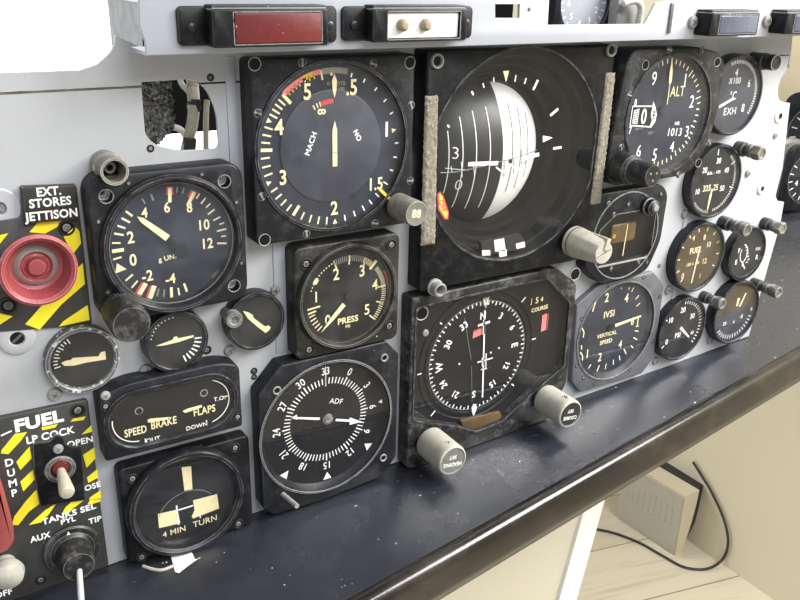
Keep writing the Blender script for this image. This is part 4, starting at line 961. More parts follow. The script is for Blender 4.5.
for (u0, v0, u1, v1) in ((245, 255, 335, 235), (210, 375, 335, 325)): m.bar(*lc(u0, v0, y), *lc(u1, v1, y), .8, y-.02, 'cavity_black')
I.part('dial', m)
y -= .8; m = MB()
m.bar(*lc(283, 135, y), *lc(275, 425, y), 1.1, y, 'mark_white'); m.bar(*lc(260, 186, y), *lc(300, 172, y), 1.6, y, 'mark_white')
m.bar(*lc(258, 308, y), *lc(309, 293, y), .9, y, 'mark_white'); m.bar(*lc(270, 332, y), *lc(290, 328, y), .9, y, 'mark_white'); m.bar(*lc(287, 278, y), *lc(286, 330, y), .7, y, 'mark_white'); m.bar(*lc(276, 292, y), *lc(276, 320, y), 1.6, y, 'mark_white')
m.bar(*lc(281, 165, y), *lc(279, 215, y), 1.7, y, 'mark_white')
I.part('course_needle', m)
m = MB(); x, z = lc(286, 106, y-.3); m.prism([(x-2.6, z+2.6), (x+2.6, z+3), (x+2.2, z-1), (x+.2, z-4.6), (x-2, z-1.5)], y-.2, y-.5, 0, 'mark_grey'); m.bar(x-1.4, z+1.5, x-.3, z-2, .7, y-.55, 'mark_white'); m.bar(x+1.4, z+1.5, x+.6, z-2, .7, y-.55, 'mark_white')
x, z = lc(246, 464, y-.3); m.prism([(x-.6, z+4.5), (x+2.4, z+1), (x+1.6, z-2), (x, z-5), (x-1.6, z-1), (x-1.8, z+1.5)], y-.2, y-.5, 0, 'mark_white'); I.part('lubber_marks', m)
m = MB(); m.flat(inset(wi, .1), D+.4, 'glass_clean'); I.part('glass', m)
for px, py, r in ((422, 313.5, 4.6), (576, 274, 4.6)): x, z = I.L(px, py, D); x = min(x, x1-3); I.screw(x, z, D, r, 'hole', 'mounting_hole')
x, z = I.L(425.5, 333, D); x = max(x, x0+5); I.screw(x, z, D+.3, 2.2, 'pan')
def cream_knob(kx, kz, l1, l2, r, lab):
    m = MB(); kn = knurl(.26)
    pr = [(r*.8, D), (r*.8, D-1.5), (r*.98, D-1.8)]+[(r, D-2.5-(27-4)*j/22) for j in range(23)]+[(r*.99, -38.4), (r*.96, -39.6), (r*.88, -40)]
    m.lathe(pr, kx, kz, 'knob_cream', 72, lambda i, j, a: kn(i, j, a) if 3 <= j <= 25 else 0)
    m.lathe([(r*.88, -40), (r*.82, -39.5), (0, -39.5)], kx, kz, 'knob_face' if l1 == 'HEADING' else 'label_black', 56)
    m.text(l1, kx, kz-r*.22*(-1 if l1 == 'SET' else 1)*0-r*.28, -39.65, r*.26, 'mark_white', 188, .85, .02); m.text(l2, kx, kz+r*.22, -39.65, r*.24, 'mark_white', 188, 1, .02)
    q = [(kx-1.3, -36), (kx+1.3, -36)]
    m.add([(kx-2.2, -31, kz+r*.96+.3), (kx+2.2, -31, kz+r*.96+.3), (kx+0, -35.5, kz+r+.35)], [(0, 1, 2)], 'label_black')
    I.part('knob', m, lab)
cream_knob(266.5-316, -284.2+236, 'HEADING', 'SET', 10.3, 'cream knurled knob marked HEADING SET')
cream_knob(362.8-316, -277.8+236, 'COURSE', 'SET', 10.2, 'cream knurled knob marked COURSE SET')

# ---- IVSI
D = -5; I = Inst('vertical_speed_indicator', 'pale grey octagonal gauge marked IVSI VERTICAL SPEED beside the compass gauge', 'gauge', 436, -246)
op = [(-24, 41), (30, 42), (44, 29), (44, -32), (33, -42.6), (-31, -42.4), (-40.5, -31), (-44, 30)]
m = MB(); m.prism(roundpoly(op, .8, 2), 0, D, .8, 'frame_grey'); gx, gz = I.L(616.5, 331, D)
RG = 38.2; gc = MB(); gc.lathe([(0, D+3), (RG, D+3), (RG, D-3), (0, D-3)], gx, gz, 'frame_black', 80); I.part('frame', m, cuts=[gc])
m = MB(); m.lathe([(RG+.9, D), (RG+.8, D-.7), (RG-.1, D-.8), (RG-.8, D+.4), (RG-4.5, D+2.9)], gx, gz, 'frame_blue_black', 96); I.part('bezel', m)
y = D+2.6; m = MB(); m.disc(gx, gz, y, RG-.3, 'dial_sheen_blue'); lc = I.Lc((565, 260, 4.2857)); y -= .12
cc_ = lc(211, 286, y)
for u, v, ln, w in ((296, 116, 4, .8), (317, 151, 4, .8), (322, 184, 4, .8), (315, 306, 4.4, .8), (309, 341, 5, .9), (292, 377, 4, .8), (262, 402, 5.6, 1.0), (236, 430, 4.6, .8), (207, 449, 4.4, .8), (172, 468, 4.4, .8), (137, 478, 5.2, 1.0), (96, 472, 5, .9), (276, 118, 1.6, .7), (242, 118, 1.4, .6)):
    tkp(m, lc, cc_, u, v, ln, w, 'mark_cream', y)
for t, u, v, h in (('2', 180, 160, 7.2), ('4', 264, 162, 7.2), ('6', 290, 260, 6.6), ('4', 237, 360, 6.6), ('2', 150, 415, 7)): x, z = lc(u, v, y); m.text(t, x, z, y, h, 'mark_cream', 0, .8, .01)
x, z = lc(96, 402, y); m.bar(x, z-3.4, x, z+3.4, 1, y, 'mark_cream'); x, z = lc(312, 265, y); m.bar(x, z-3.6, x, z+3.6, 1, y, 'mark_cream'); m.bar(x-1.6, z-3.6, x+1.6, z-3.6, .8, y, 'mark_cream')
x, z = lc(190, 230, y); m.text('IVSI', x, z, y, 5.4, 'mark_cream', 0, .92, .012)
x, z = lc(180, 318, y); m.text('VERTICAL', x, z, y, 3.1, 'mark_cream', 0, 1, .02); x, z = lc(176, 349, y); m.text('SPEED', x, z, y, 3.3, 'mark_cream', 0, .98, .02)
for p_ in (((73, 292), (82, 310), (78, 332)), ((70, 366), (72, 376), (70, 384)), ((66, 395), (76, 412), (74, 432)), ((145, 150), (128, 190), (118, 222))):
    for a, b in zip(p_, p_[1:]): m.bar(*lc(*a, y), *lc(*b, y), 1.0, y, 'mark_cream')
I.part('dial', m)
y -= .7; m = MB(); a = lc(215, 281, y); b = lc(326, 240, y); m.bar(*a, *b, 2.6, y, 'mark_cream', 1.5); x, z = lc(205, 285, y); m.bar(x, z, *a, 2.4, y+.1, 'dial_black'); m.lathe([(2.8, .5), (2.6, -.2), (0, -.3)], *lc(195, 290, y), 'dial_black', 28, cy=y); I.part('needle', m)
glass_disc(I, gx, gz, D+.3, RG-.5)
for u, v in ((183, 111), (338, 75), (73, 252), (406, 157), (376, 348), (50, 455), (278, 470), (127, 530), (80, 505)): x, z = lc(u, v, D); I.screw(x, z, D, 1.6, 'dark', 'rivet_hole')

# ---- altimeter
D = -16; I = Inst('altimeter', 'black altimeter marked ALT with drum window, speckled frame and knob at lower left', 'gauge', 441, -88)
op = [(-36.5, 42), (-32, 44.5), (26, 44), (46, 40), (53.5, 33), (55, 10), (52, -10), (46, -27), (36, -39), (22, -42), (-38, -42), (-45, -36), (-45, -10), (-42.5, 14), (-40, 34)]
m = MB(); m.prism(roundpoly(op, 3.5, 4), 0, D, 1.2, 'frame_crackle'); gx, gz = I.L(669, 116, D); RG = 39
gc = MB(); gc.lathe([(0, D+4), (RG, D+4), (RG, D-3), (0, D-3)], gx, gz, 'frame_black', 80); I.part('frame', m, cuts=[gc])
m = MB(); m.lathe([(RG+1.5, D), (RG+1.2, D-.8), (RG, D-1), (RG-.5, D+.6), (RG-2.4, D+3.9)], gx, gz, 'frame_crackle', 96); I.part('bezel', m)
y = D+3.4; m = MB(); m.disc(gx, gz, y, RG-.3, 'dial_sheen_blue'); lc = I.Lc((600, 40, 4.2857)); y -= .15; cc_ = lc(283, 312, y)
ticks_ = ((310, 75), (329, 84), (347, 90), (364, 100), (380, 113), (398, 130, 5), (405, 148), (415, 167), (423, 190), (429, 215), (432, 242, 5), (430, 268), (425, 296), (421, 323), (413, 350), (404, 374, 4), (396, 402), (386, 424), (374, 444), (360, 462), (345, 478), (326, 495, 4), (306, 512), (286, 525), (266, 533), (247, 541), (228, 545, 4.5), (290, 80), (268, 90), (250, 100))
for t in ticks_: tkp(m, lc, cc_, t[0], t[1], t[2] if len(t) > 2 else 3, .8, 'mark_cream' if t[0] != 250 else 'mark_grey', y)
for t, u, v, h in (('9', 233, 163, 9), ('1', 366, 170, 8.6), ('2', 394, 262, 8.6), ('3', 373, 390, 7.8), ('4', 309, 456, 7.6), ('5', 235, 490, 8.6), ('6', 167, 474, 8.4)): x, z = lc(u, v, y); m.text(t, x, z, y, h, 'mark_white', 0, .8, .0)
x, z = lc(130, 385, y); m.text('7', x, z, y, 5, 'mark_white', 0, .8); x, z = lc(153, 266, y); m.text('8', x, z, y, 4, 'mark_white', 0, .8)
x, z = lc(333, 218, y); m.text('ALT', x, z, y, 7.0, 'mark_cream', 0, .8, .0)
x, z = lc(322, 393, y); m.text('1013', x, z, y, 5.6, 'mark_white', 4, .95, .0); x, z = lc(331, 357, y); m.text('MB', x, z, y, 2.4, 'mark_white'); x, z = lc(218, 398, y); m.text('FEET', x, z, y, 1.8, 'mark_grey'); x, z = lc(168, 380, y); m.text('1000 FT', x, z, y, 1.7, 'mark_grey')
I.part('dial', m)
m = MB(); y -= .3
w = [lc(u, v, y) for u, v in ((140, 284), (225, 284), (212, 372), (128, 366))]
m.prism([(p_[0], p_[1]) for p_ in w], y+.25, y, 0, 'cavity_black')
for a, b in ((w[0], w[1]), (w[3], w[2])): m.bar(*a, *b, .8, y-.1, 'mark_white')
m.bar(*w[0], *w[3], .6, y-.1, 'mark_white')
h0 = [lc(u, v, y) for u, v in ((148, 292), (170, 292), (160, 362), (136, 360))]
for k in range(7):
    f = (k+.2)/7; g_ = (k+.75)/7
    A = lambda q, s: (h0[0][0]*(1-q)*(1-s)+h0[1][0]*(1-q)*s+h0[2][0]*q*s+h0[3][0]*q*(1-s), h0[0][1]*(1-q)*(1-s)+h0[1][1]*(1-q)*s+h0[2][1]*q*s+h0[3][1]*q*(1-s))
    m.flat([A(f, 1), A(min(f+.12, 1), 0), A(min(g_+.12, 1), 0), A(g_, 1)], y-.08, 'mark_white')
x, z = lc(188, 325, y); m.text('0', x, z, y-.1, 10, 'mark_white', 0, .72, .02)
pts = [lc(u, v, y) for u, v in ((228, 262), (238, 290), (242, 320), (236, 350), (216, 378), (212, 372), (222, 345), (218, 320), (224, 290))]
m.flat(pts, y-.12, 'mark_white'); x, z = lc(229, 322, y); m.text('9', x, z, y-.2, 6.4, 'cavity_black', 0, .6, .02)
I.part('drum_counter', m)
y -= .6; m = MB(); a = lc(309, 80, y); b = lc(287, 276, y); q = lc(300, 180, y); s_ = lc(304, 135, y)
m.flat([a, (s_[0]+1.5, s_[1]), (q[0]+1.3, q[1]), (q[0], q[1]-2.5), (q[0]-1.3, q[1]), (s_[0]-1.3, s_[1])], y-.2, 'mark_cream'); m.bar(*q, *b, .6, y-.2, 'mark_cream')
m.lathe([(2.6, .5), (2.4, -.2), (0, -.3)], *lc(268, 300, y), 'dial_sheen_blue', 28, cy=y); I.part('needle', m)
glass_disc(I, gx, gz, D+.4, RG-.4)
for u, v in ((195, 107), (503, 95), (422, 527)): x, z = lc(u, v, D); I.screw(x, z, D, 3.2, 'hole', 'mounting_hole')
for u, v in ((127, 237), (90, 460), (100, 520), (468, 440), (437, 42), (297, 42), (335, 578)): x, z = lc(u, v, D); I.screw(x, z, D, 2.3, 'flush')
kx, kz = 405.6-441, -117.4+88
m = MB(); m.lathe([(9.6, -1), (10.2, -18), (9.8, -27), (8.0, -29), (7.4, -29), (7.2, -43), (6.7, -45), (0, -45.2)], kx, kz, 'frame_crackle', 64, lambda i, j, a: .25*(i % 2) if 4 <= j <= 5 else 0)
for k in range(3): m.lathe([(.8, -45.1), (.7, -45.5), (0, -45.6)], kx+3*math.cos(k*2.1+.5), kz+3*math.sin(k*2.1+.5), 'mark_grey', 12)
I.part('knob', m, 'black crackle-painted knob')

# ---- small oxygen-type gauge between altimeter and IVSI
D = -10; I = Inst('panel_indicator', 'small dark indicator with square window and brown drum below the altimeter knob', 'gauge', 427, -166)
op = [(-36, 24), (-30, 30), (30, 30), (37, 22), (36, -12), (27, -32), (18, -35.5), (-20, -35.5), (-36, -22)]
m = MB(); m.prism(roundpoly(op, 5, 5), 0, D, 1, 'frame_blue_black'); lc = I.Lc((590, 180, 5.4545))
wn = [lc(u, v, D) for u, v in ((75, 275), (130, 205), (345, 212), (320, 385), (120, 432), (62, 430))]
wn = [(-26, 4), (-12, 13.5), (26.5, 13.5), (27, -18), (22, -22), (-26, -22)]
gc = MB(); gc.prism(roundpoly(wn, 2, 3), D+6, D-3, 0, 'frame_black'); I.part('frame', m, cuts=[gc])
m = MB(); m.arc(-1, -3, D-.25, 270, 400, 30.5, 31.3, 'cavity_black', 40); m.lathe([(31.5, D+.05), (31.3, D-.6), (30.6, D-.6), (30.4, D+.05)], -1, -3, 'frame_blue_black', 90)
for i_, v in enumerate(m.v):
    pass
I.part('bezel_ring', m)
y = D+5; m = MB(); m.flat(roundpoly(wn, 2, 3), y, 'cavity_black')
m.prism(rrect(*sorted((lc(115, 250, y)[0], lc(245, 250, y)[0])), *sorted((lc(150, 340, y)[1], lc(150, 240, y)[1])), 2.5), y-.1, y-1.4, .6, 'rust_and_sheen_brown')
m.bar(*lc(207, 240, y-1.7), *lc(178, 415, y-1.7), .7, y-1.7, 'mark_cream'); m.disc(*lc(133, 308, y-1.7), y-1.6, 1.4, 'mark_yellow', 20); m.disc(*lc(133, 308, y-1.7), y-1.65, .8, 'rust_and_sheen_brown', 16)
I.part('dial', m)
m = MB(); a = lc(98, 437, D-.5); b = lc(300, 400, D-.5); m.prism([(wn[5][0]+2, -23.2), (wn[4][0]+2, -23.2), (wn[4][0]+2, -21.8), (wn[5][0]+2, -21.8)], D+.3, D-.5, .2, 'mark_grey'); I.part('sill', m)
m = MB(); m.flat(inset(roundpoly(wn, 2, 3)[::-1] if area(wn) < 0 else roundpoly(wn, 2, 3), .1), D+.5, 'glass_clean'); I.part('glass', m)
x, z = lc(318, 145, D); m = MB(); m.lathe([(6.4, D), (6.2, D-3), (5.6, D-3.4), (5.2, D-7), (3.2, D-8.5), (0, D-8.5)], x-2, z+1, 'frame_blue_black', 40); m.lathe([(2.4, D-8.5), (2.2, D-9.6), (0, D-9.8)], x-2.5, z+1.5, 'steel', 24); I.part('knob', m)
for u, v, r in ((102, 125, 3.4), (388, 78, 2.6), (212, 133, 2.6), (312, 448, 2.6), (115, 482, 2.8), (365, 150, 1.8), (130, 190, 1.8), (265, 448, 1.8)): x, z = lc(u, v, D); I.screw(x, z, D, r, 'dark' if r > 2 else 'flush', 'mounting_hole' if r > 2 else 'screw')

# ---- round gauges without a square frame
def round_gauge(name, label, x, z, r, D, dialm='dial_black', bez='bezel_black', group=None, rimr=1.3, face=None):
    I = Inst(name, label, 'gauge', x, z, 0, group)
    m = MB(); m.lathe([(r+.9, 0), (r+1.0, D+1.2), (r+.6, D+.2), (r, D), (r-rimr*.6, D), (r-rimr, D+.6), (r-rimr-.3, D+2.6)], 0, 0, bez, 80); I.part('bezel', m)
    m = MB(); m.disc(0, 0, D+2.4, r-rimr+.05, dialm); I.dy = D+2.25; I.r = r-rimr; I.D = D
    return I, m
def finish(I, m): I.part('dial', m); glass_disc(I, 0, 0, I.D+.7, I.r)
# exhaust temperature
I, m = round_gauge('exhaust_temperature_gauge', 'round gauge marked EXH and X100 at the upper right, half behind the altimeter', 520.3, -78.9, 27.4, -10, 'dial_inner')
lc = I.Lc((700, 40, 6)); y = I.dy; cc_ = lc(215, 340, y)
for i in range(34): a = -20+i*4.4; m.tick(0, 0, y, a, 22, 24.4, .6, 'mark_white')
for t, u, v, h in (('4', 221, 193, 5.6), ('6', 296, 258, 5.6), ('8', 258, 405, 6), ('2', 121, 300, 5)): x, z = lc(u, v, y); m.text(t, x, z, y, h, 'mark_white', 0, .8, .0)
x, z = lc(210, 243, y); m.text('X100', x, z, y, 4.6, 'mark_white', 0, .9, -.005); x, z = lc(200, 332, y); m.text('\u00b0C', x, z, y, 6, 'mark_white', 0, .8, 0); x, z = lc(180, 425, y); m.text('EXH', x, z, y, 5.4, 'mark_white', 0, .95, -.005)
m.bar(*lc(112, 402, y), *lc(200, 350, y), 1.9, y-.3, 'mark_white'); finish(I, m)
# hydraulic
I, m = round_gauge('engine_gauge', 'round black gauge numbered 10 to 50, above the brown fuel gauge', 516.7, -141.2, 26.8, -8)
lc = I.Lc((670, 130, 4)); y = I.dy
for i in range(30): m.tick(0, 0, y, 40+i*4.5, 21.5, 23.6, .5, 'mark_white')
for a in (-2, 56, 108): m.tick(0, 0, y, a, 19.5, 24, .8, 'mark_white')
for i in range(10): m.tick(0, 0, y, 186+i*5, 22, 24, .4, 'mark_white')
for t, u, v, h in (('30', 196, 122, 4.2), ('20', 140, 160, 4.2), ('40', 227, 160, 4.2), ('10', 111, 246, 4.2), ('50', 209, 232, 4.2)): x, z = lc(u, v, y); m.text(t, x, z, y, h, 'mark_white', 0, .85, .015)
x, z = lc(175, 170, y); m.text('GAL - 100', x, z, y, 2.4, 'mark_white'); x, z = lc(148, 232, y); m.text('325', x, z, y, 4.6, 'mark_cream', 0, .9, .02); x, z = lc(183, 228, y); m.text('25', x, z, y, 4.6, 'mark_cream', 0, .8, .02)
a = lc(148, 320, y); b = lc(162, 258, y); m.bar(*a, *b, 1.0, y-.3, 'mark_cream', 2.6); m.bar(*b, *lc(168, 235, y), 1.6, y-.3, 'mark_cream'); finish(I, m)
# fuel quantity
I, m = round_gauge('fuel_gauge', 'round gauge with brown dial and long cream needle, right of the square-window indicator', 511.2, -198.9, 26.6, -9, 'dial_brown')
lc = I.Lc((650, 210, 4)); y = I.dy
for i in range(11): m.tick(0, 0, y, 222+i*25.5, 20.5, 23.6, .8, 'mark_cream')
for t, u, v, h in (('0', 131, 264, 4.6), ('4', 175, 112, 4), ('8', 219, 108, 4.2), ('10', 236, 137, 4.2), ('12', 219, 203, 4.4), ('1', 200, 262, 3.6)): x, z = lc(u, v, y); m.text(t, x, z, y, h, 'mark_cream', 0, .85, .015)
x, z = lc(183, 160, y); m.text('FUEL', x, z, y, 4.6, 'mark_cream', 0, .9, .02); x, z = lc(172, 214, y); m.text('LBS x 100', x, z, y, 2.4, 'mark_cream', 0, 1, .01)
m.bar(*lc(200, 145, y), *lc(164, 292, y), 1.5, y-.3, 'mark_cream', 1.2); finish(I, m)
# psi
I, m = round_gauge('psi_gauge', 'round black gauge marked PSI, lowest one beside the pale octagonal gauge', 505.7, -257.4, 25.6, -8)
lc = I.Lc((650, 210, 4)); y = I.dy
for i in range(19): m.tick(0, 0, y, 2+i*7.2, 20.4, 23.2, .7, 'mark_white')
for t, u, v, h in (('0', 67, 527, 4.6), ('10', 85, 440, 4.4), ('20', 133, 399, 4.6), ('30', 170, 423, 4.4), ('40', 168, 490, 3)): x, z = lc(u, v, y); m.text(t, x, z, y, h, 'mark_white', 0, .85, .02)
m.tick(0, 0, y, 236, 20, 23, .8, 'mark_white'); m.tick(0, 0, y, 300, 20, 23, .8, 'mark_white')
x, z = lc(111, 500, y); m.text('PSI', x, z, y, 4.2, 'mark_white', 0, .9, .02); m.bar(*lc(121, 470, y), *lc(155, 508, y), 2.6, y-.3, 'mark_white', 1.2); finish(I, m)
# smallest one
I, m = round_gauge('fuel_contents_gauge', 'smallest round black gauge at the right edge of the panel', 569.5, -205.4, 21.4, -8, rimr=2.4)
y = I.dy
m.arc(2, 0, y, -150, -60, 8, 8.7, 'mark_white'); m.arc(-6, 0, y, 20, 150, 8, 8.8, 'mark_white')
lc = I.Lc((650, 210, 4))
for t, u, v in (('F', 357, 162), ('E', 345, 208), ('R', 428, 188), ('L', 372, 215)): x, z = lc(u, v, y); m.text(t, x, z, y, 4, 'mark_white', 0, .9, .02)
x, z = lc(434, 154, y); m.text('FUEL', x, z, y, 2.6, 'mark_white', 0, .8, .02)
for i in range(6): x, z = lc(385+2*i % 9, 150+i*12, y); m.bar(x-1, z, x+1.4, z+.3, .8, y, 'mark_white')
m.bar(*lc(378, 235, y), *lc(368, 208, y), 1.1, y-.2, 'mark_white'); finish(I, m)
# lower right
I, m = round_gauge('jet_pipe_gauge', 'round gauge, tan above and blue-grey below, at the lower right corner of the panel', 568.4, -255.4, 26.6, -9, 'dial_inner')
y = I.dy; n_ = 40
m.flat([((I.r-.1)*math.sin(math.radians(a)), (I.r-.1)*math.cos(math.radians(a))) for a in range(-92, 84, 4)], y-.05, 'dial_brown'); lc = I.Lc((650, 210, 4))
m.bar(*lc(383, 332, y), *lc(357, 386, y), 1.6, y-.3, 'mark_cream'); m.bar(*lc(355, 352, y), *lc(347, 384, y), 3.2, y-.2, 'mark_cream', 2); 
for i in range(16): m.tick(0, 0, y-.1, 110+i*8, 20, 23.4, .7, 'mark_white')
x, z = lc(367, 424, y); m.text('A', x, z, y-.1, 4, 'mark_white', 20, .9, .02); x, z = lc(298, 454, y); m.text('20', x, z, y-.1, 3, 'mark_white'); x, z = lc(335, 446, y); m.text('6', x, z, y-.1, 3, 'mark_white'); x, z = lc(405, 395, y); m.text('8', x, z, y-.1, 3, 'mark_white')
finish(I, m)

# ---- three little trim indicators on the left
I, m = round_gauge('trim_indicator', 'small round trim dial with chipped silver rim and side-view aircraft, far left', 64.1, -182.6, 16.7, -6, bez='bezel_chipped', group='trim indicators with cream aircraft shapes', rimr=1.6)
lc = I.Lc((40, 290, 3.077)); y = I.dy
m.flat([lc(u, v, y) for u, v in ((65, 224), (78, 217), (95, 214), (100, 208), (180, 203), (186, 191), (200, 187), (203, 213), (140, 223), (105, 232), (75, 233))], y-.3, 'mark_cream')
for i in range(10): m.tick(0, 0, y, 262+i*8, 11.5 if i % 3 else 10.6, 13.4, .5, 'mark_white')
finish(I, m)
I, m = round_gauge('trim_indicator', 'small round black trim dial with front-view aircraft, centre one of the three', 110, -181.3, 15.9, -9, group='trim indicators with cream aircraft shapes')
lc = I.Lc((40, 290, 3.077))
y = I.dy
m.flat([lc(u, v, y) for u, v in ((355, 172), (408, 152), (411, 144), (421, 142), (424, 148), (473, 138), (472, 144), (425, 160), (380, 170))], y-.3, 'mark_cream')
for i in range(7): m.tick(0, 0, y, 95+i*11, 9.8, 13.6, .8, 'mark_white')
for i in range(9): a = math.radians(285+i*9); m.disc(13*math.sin(a), 13*math.cos(a), y, .35, 'mark_white', 8)
finish(I, m)
I, m = round_gauge('trim_indicator', 'small round trim dial with slanting top-view aircraft under the pressure gauge side', 153.9, -179.3, 15.9, -8, bez='bezel_black', group='trim indicators with cream aircraft shapes')
lc = I.Lc((40, 290, 3.077))
y = I.dy; I.e['label'] = 'small round trim dial with slanting aircraft, rightmost of the three'
m.flat([lc(u, v, y) for u, v in ((624, 64), (640, 68), (654, 76), (657, 86), (692, 112), (702, 108), (709, 114), (706, 122), (694, 132), (668, 112), (640, 88))], y-.3, 'mark_cream'); finish(I, m)

# ---- speed brake / flaps
D = -12; I = Inst('flap_indicator', 'wide black stadium-shaped indicator reading SPEED BRAKE and FLAPS', 'gauge', 105, -219)
x0, x1, z1, z0 = 67.5-105, 141.6-105, -198.5+219, -238.2+219
m = MB(); m.prism(roundpoly([(x0, z1-2), (x0+9, z1), (x0+15, z1+1.4), (x1-14, z1+1.8), (x1-9, z1+1), (x1, z1-2), (x1, z0), (x0, z0)], [3, 3, 5, 5, 3, 4, 2, 2], 4), 0, D, 1.1, 'frame_blue_black'); lc = I.Lc((90, 350, 5))
cx0, cx1 = lc(258, 350, D)[0]-1.5, lc(570, 265, D)[0]+1.5; zc = (lc(258, 356, D)[1]+lc(570, 261, D)[1])/2; rs = 14.8
def stad(r, n=20): return [(cx1+r*math.sin(math.radians(a)), zc+r*math.cos(math.radians(a))) for a in range(0, 181, 9)]+[(cx0+r*math.sin(math.radians(a)), zc+r*math.cos(math.radians(a))) for a in range(180, 361, 9)]
gc = MB(); gc.prism(stad(rs), D+4, D-4, 0, 'frame_black'); I.part('frame', m, cuts=[gc])
m = MB(); m.loft([[(x, yy, z) for x, z in stad(r)] for r, yy in ((rs+3.0, D+.05), (rs+2.6, D-.8), (rs+1.6, D-1.2), (rs+.5, D-1), (rs-.1, D-.2), (rs-.1, D+1.4))], 'bezel_black', False, False); I.part('bezel', m)
y = D+1.3; m = MB(); m.flat(stad(rs+.3), y, 'dial_black'); y -= .15
def wt(t, u, v, h, a=0, sx=1, b=.015, mt='mark_cream'): x, z = lc(u, v, y); m.text(t, x, z, y, h, mt, a, sx, b)
wt('SPEED', 228, 405, 4.5, 0, .66, .02); wt('BRAKE', 370, 362, 4.5, 0, .72, .02); wt('FLAPS', 573, 300, 4.5, 0, .74, .02)
wt('OUT', 316, 446, 2.5, 0, 1, .01, 'mark_white'); wt('DOWN', 534, 380, 2.5, 0, 1, .01, 'mark_white'); wt('T.O.', 648, 241, 2.5, 0, 1, .01, 'mark_white')
m.arc(cx0, zc, y, 182, 280, rs-2.2, rs-1.7, 'mark_white'); m.arc(cx1, zc, y, 20, 168, rs-2.2, rs-1.7, 'mark_white')
for u, v in ((278, 458), (583, 365)): x, z = lc(u, v, y); m.bar(x, z-1.2, x, z+1.8, .7, y, 'mark_white')
x, z = lc(683, 231, y); m.bar(x-1.6, z, x+1.4, z, .8, y, 'mark_cream')
for q in ((245, 305), (570, 215)): x, z = lc(*q, y); m.arc(x, z, y, 0, 360, 1.6, 2.1, 'frame_black')
I.part('dial', m); y -= .5
m = MB(); m.prism([lc(u, v, y) for u, v in ((288, 350), (300, 343), (400, 335), (380, 348), (290, 362))], y, y-.25, 0, 'mark_cream'); m.prism([lc(u, v, y) for u, v in ((463, 305), (490, 292), (558, 274), (560, 285), (475, 314))], y, y-.25, 0, 'mark_cream'); I.part('pointer', m)
m = MB(); m.flat(stad(rs-.2), D+.1, 'glass_clean'); I.part('glass', m)
for u, v in ((78, 282), (738, 335)): x, z = lc(u, v, D); I.screw(x, z, D, 2.6, 'dark', 'mounting_hole')
x, z = lc(65, 220, D); I.screw(x+1, z-1, D, 2.4, 'pan')

# ---- turn and slip
D = -9; I = Inst('turn_indicator', 'square black turn gauge marked 4 MIN TURN at the lower left, chipped frame', 'gauge', 109, -276)
x0, x1 = 73.2-109, 146.0-109; z1, z0 = -246.6+276, tz(109)+276+2.2
m = MB(); m.prism(rrect(x0, x1, z0, z1, 3.5, 5), 0, D, 1.1, 'frame_black'); lc = I.Lc((105, 430, 3.75)); gx, gz = 107.2-109, -276.4+276
gc = MB(); gc.lathe([(0, D+4), (28, D+4), (28, D-3), (0, D-3)], gx, gz, 'frame_black', 72); I.part('frame', m, cuts=[gc])
m = MB(); m.lathe([(33, D), (32.8, D-4), (31.6, D-5.6), (29.8, D-5.8), (28.4, D-4.6), (27.8, D-1), (27.6, D+3.8)], gx, gz, 'bezel_black', 96); I.part('bezel', m)
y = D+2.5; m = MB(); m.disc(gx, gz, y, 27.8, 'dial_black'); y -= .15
m.flat([lc(u, v, y) for u, v in ((287, 140), (323, 136), (328, 222), (298, 228))], y, 'mark_cream')
m.flat([lc(u, v, y) for u, v in ((198, 315), (272, 298), (282, 350), (203, 368))], y, 'mark_cream')
m.flat([lc(u, v, y) for u, v in ((330, 264), (420, 240), (428, 294), (331, 332), (325, 325), (336, 300))], y, 'mark_cream')
m.bar(*lc(268, 283, y), *lc(276, 355, y), .8, y-.1, 'mark_white'); m.bar(*lc(275, 300, y), *lc(330, 283, y), .9, y-.1, 'mark_white'); m.bar(*lc(357, 310, y), *lc(357, 330, y), .6, y-.1, 'mark_white')
x, z = lc(259, 380, y); m.text('4 MIN', x, z, y, 3.8, 'mark_cream', 0, .95, .005); x, z = lc(375, 341, y); m.text('TURN', x, z, y, 4, 'mark_cream', 0, .95, .005)
c_ = lc(315, 330, y); m.arc(c_[0], c_[1], y, -68, 50, 17.6, 18, 'mark_grey', 30)
I.part('dial', m); glass_disc(I, gx, gz, D-2.2, 28.2)
for u, v in ((103, 183), (488, 67), (500, 352), (138, 477)): x, z = lc(u, v, D); I.screw(x, z, D, 3.1, 'dark', 'mounting_hole')

# ---- EXT STORES JETTISON
D = -1.6; I = Inst('jettison_panel', 'yellow and black striped plate with EXT. STORES JETTISON label and red ring button', 'switch panel', 50, -130)
pl = [I.L(*q, D) for q in ((20, 186), (76.5, 184), (92.5, 325), (-10, 333), (-10, 222), (22, 217))]
m = MB(); m.prism(roundpoly(pl, [1, 2, 1.5, 1, 1, 1], 3), 0, D, .3, 'plate_dark'); yy = D-.08
lc = I.Lc((0, 170, 3.3333))
for q in (((98, 207), (135, 165), (212, 160), (190, 190), (150, 212)), ((-30, 240), (-30, 225), (28, 210), (0, 245), (-30, 262)), ((212, 222), (250, 188), (265, 205), (270, 245), (245, 278), (232, 262)), ((276, 310), (283, 380), (205, 448), (132, 532), (84, 514), (150, 440), (240, 345)), ((292, 450), (299, 500), (196, 522), (210, 505)), ((-30, 490), (-30, 480), (0, 478), (42, 488), (0, 515), (-30, 522))):
    m.flat([lc(u, v, yy) for u, v in q], yy, 'hazard_yellow')
I.part('plate', m)
m = MB(); lb = [I.L(*q, -4) for q in ((22, 187), (75.5, 184.5), (79, 219), (25, 224))]; m.prism(lb, D, -4.5, .5, 'label_black')
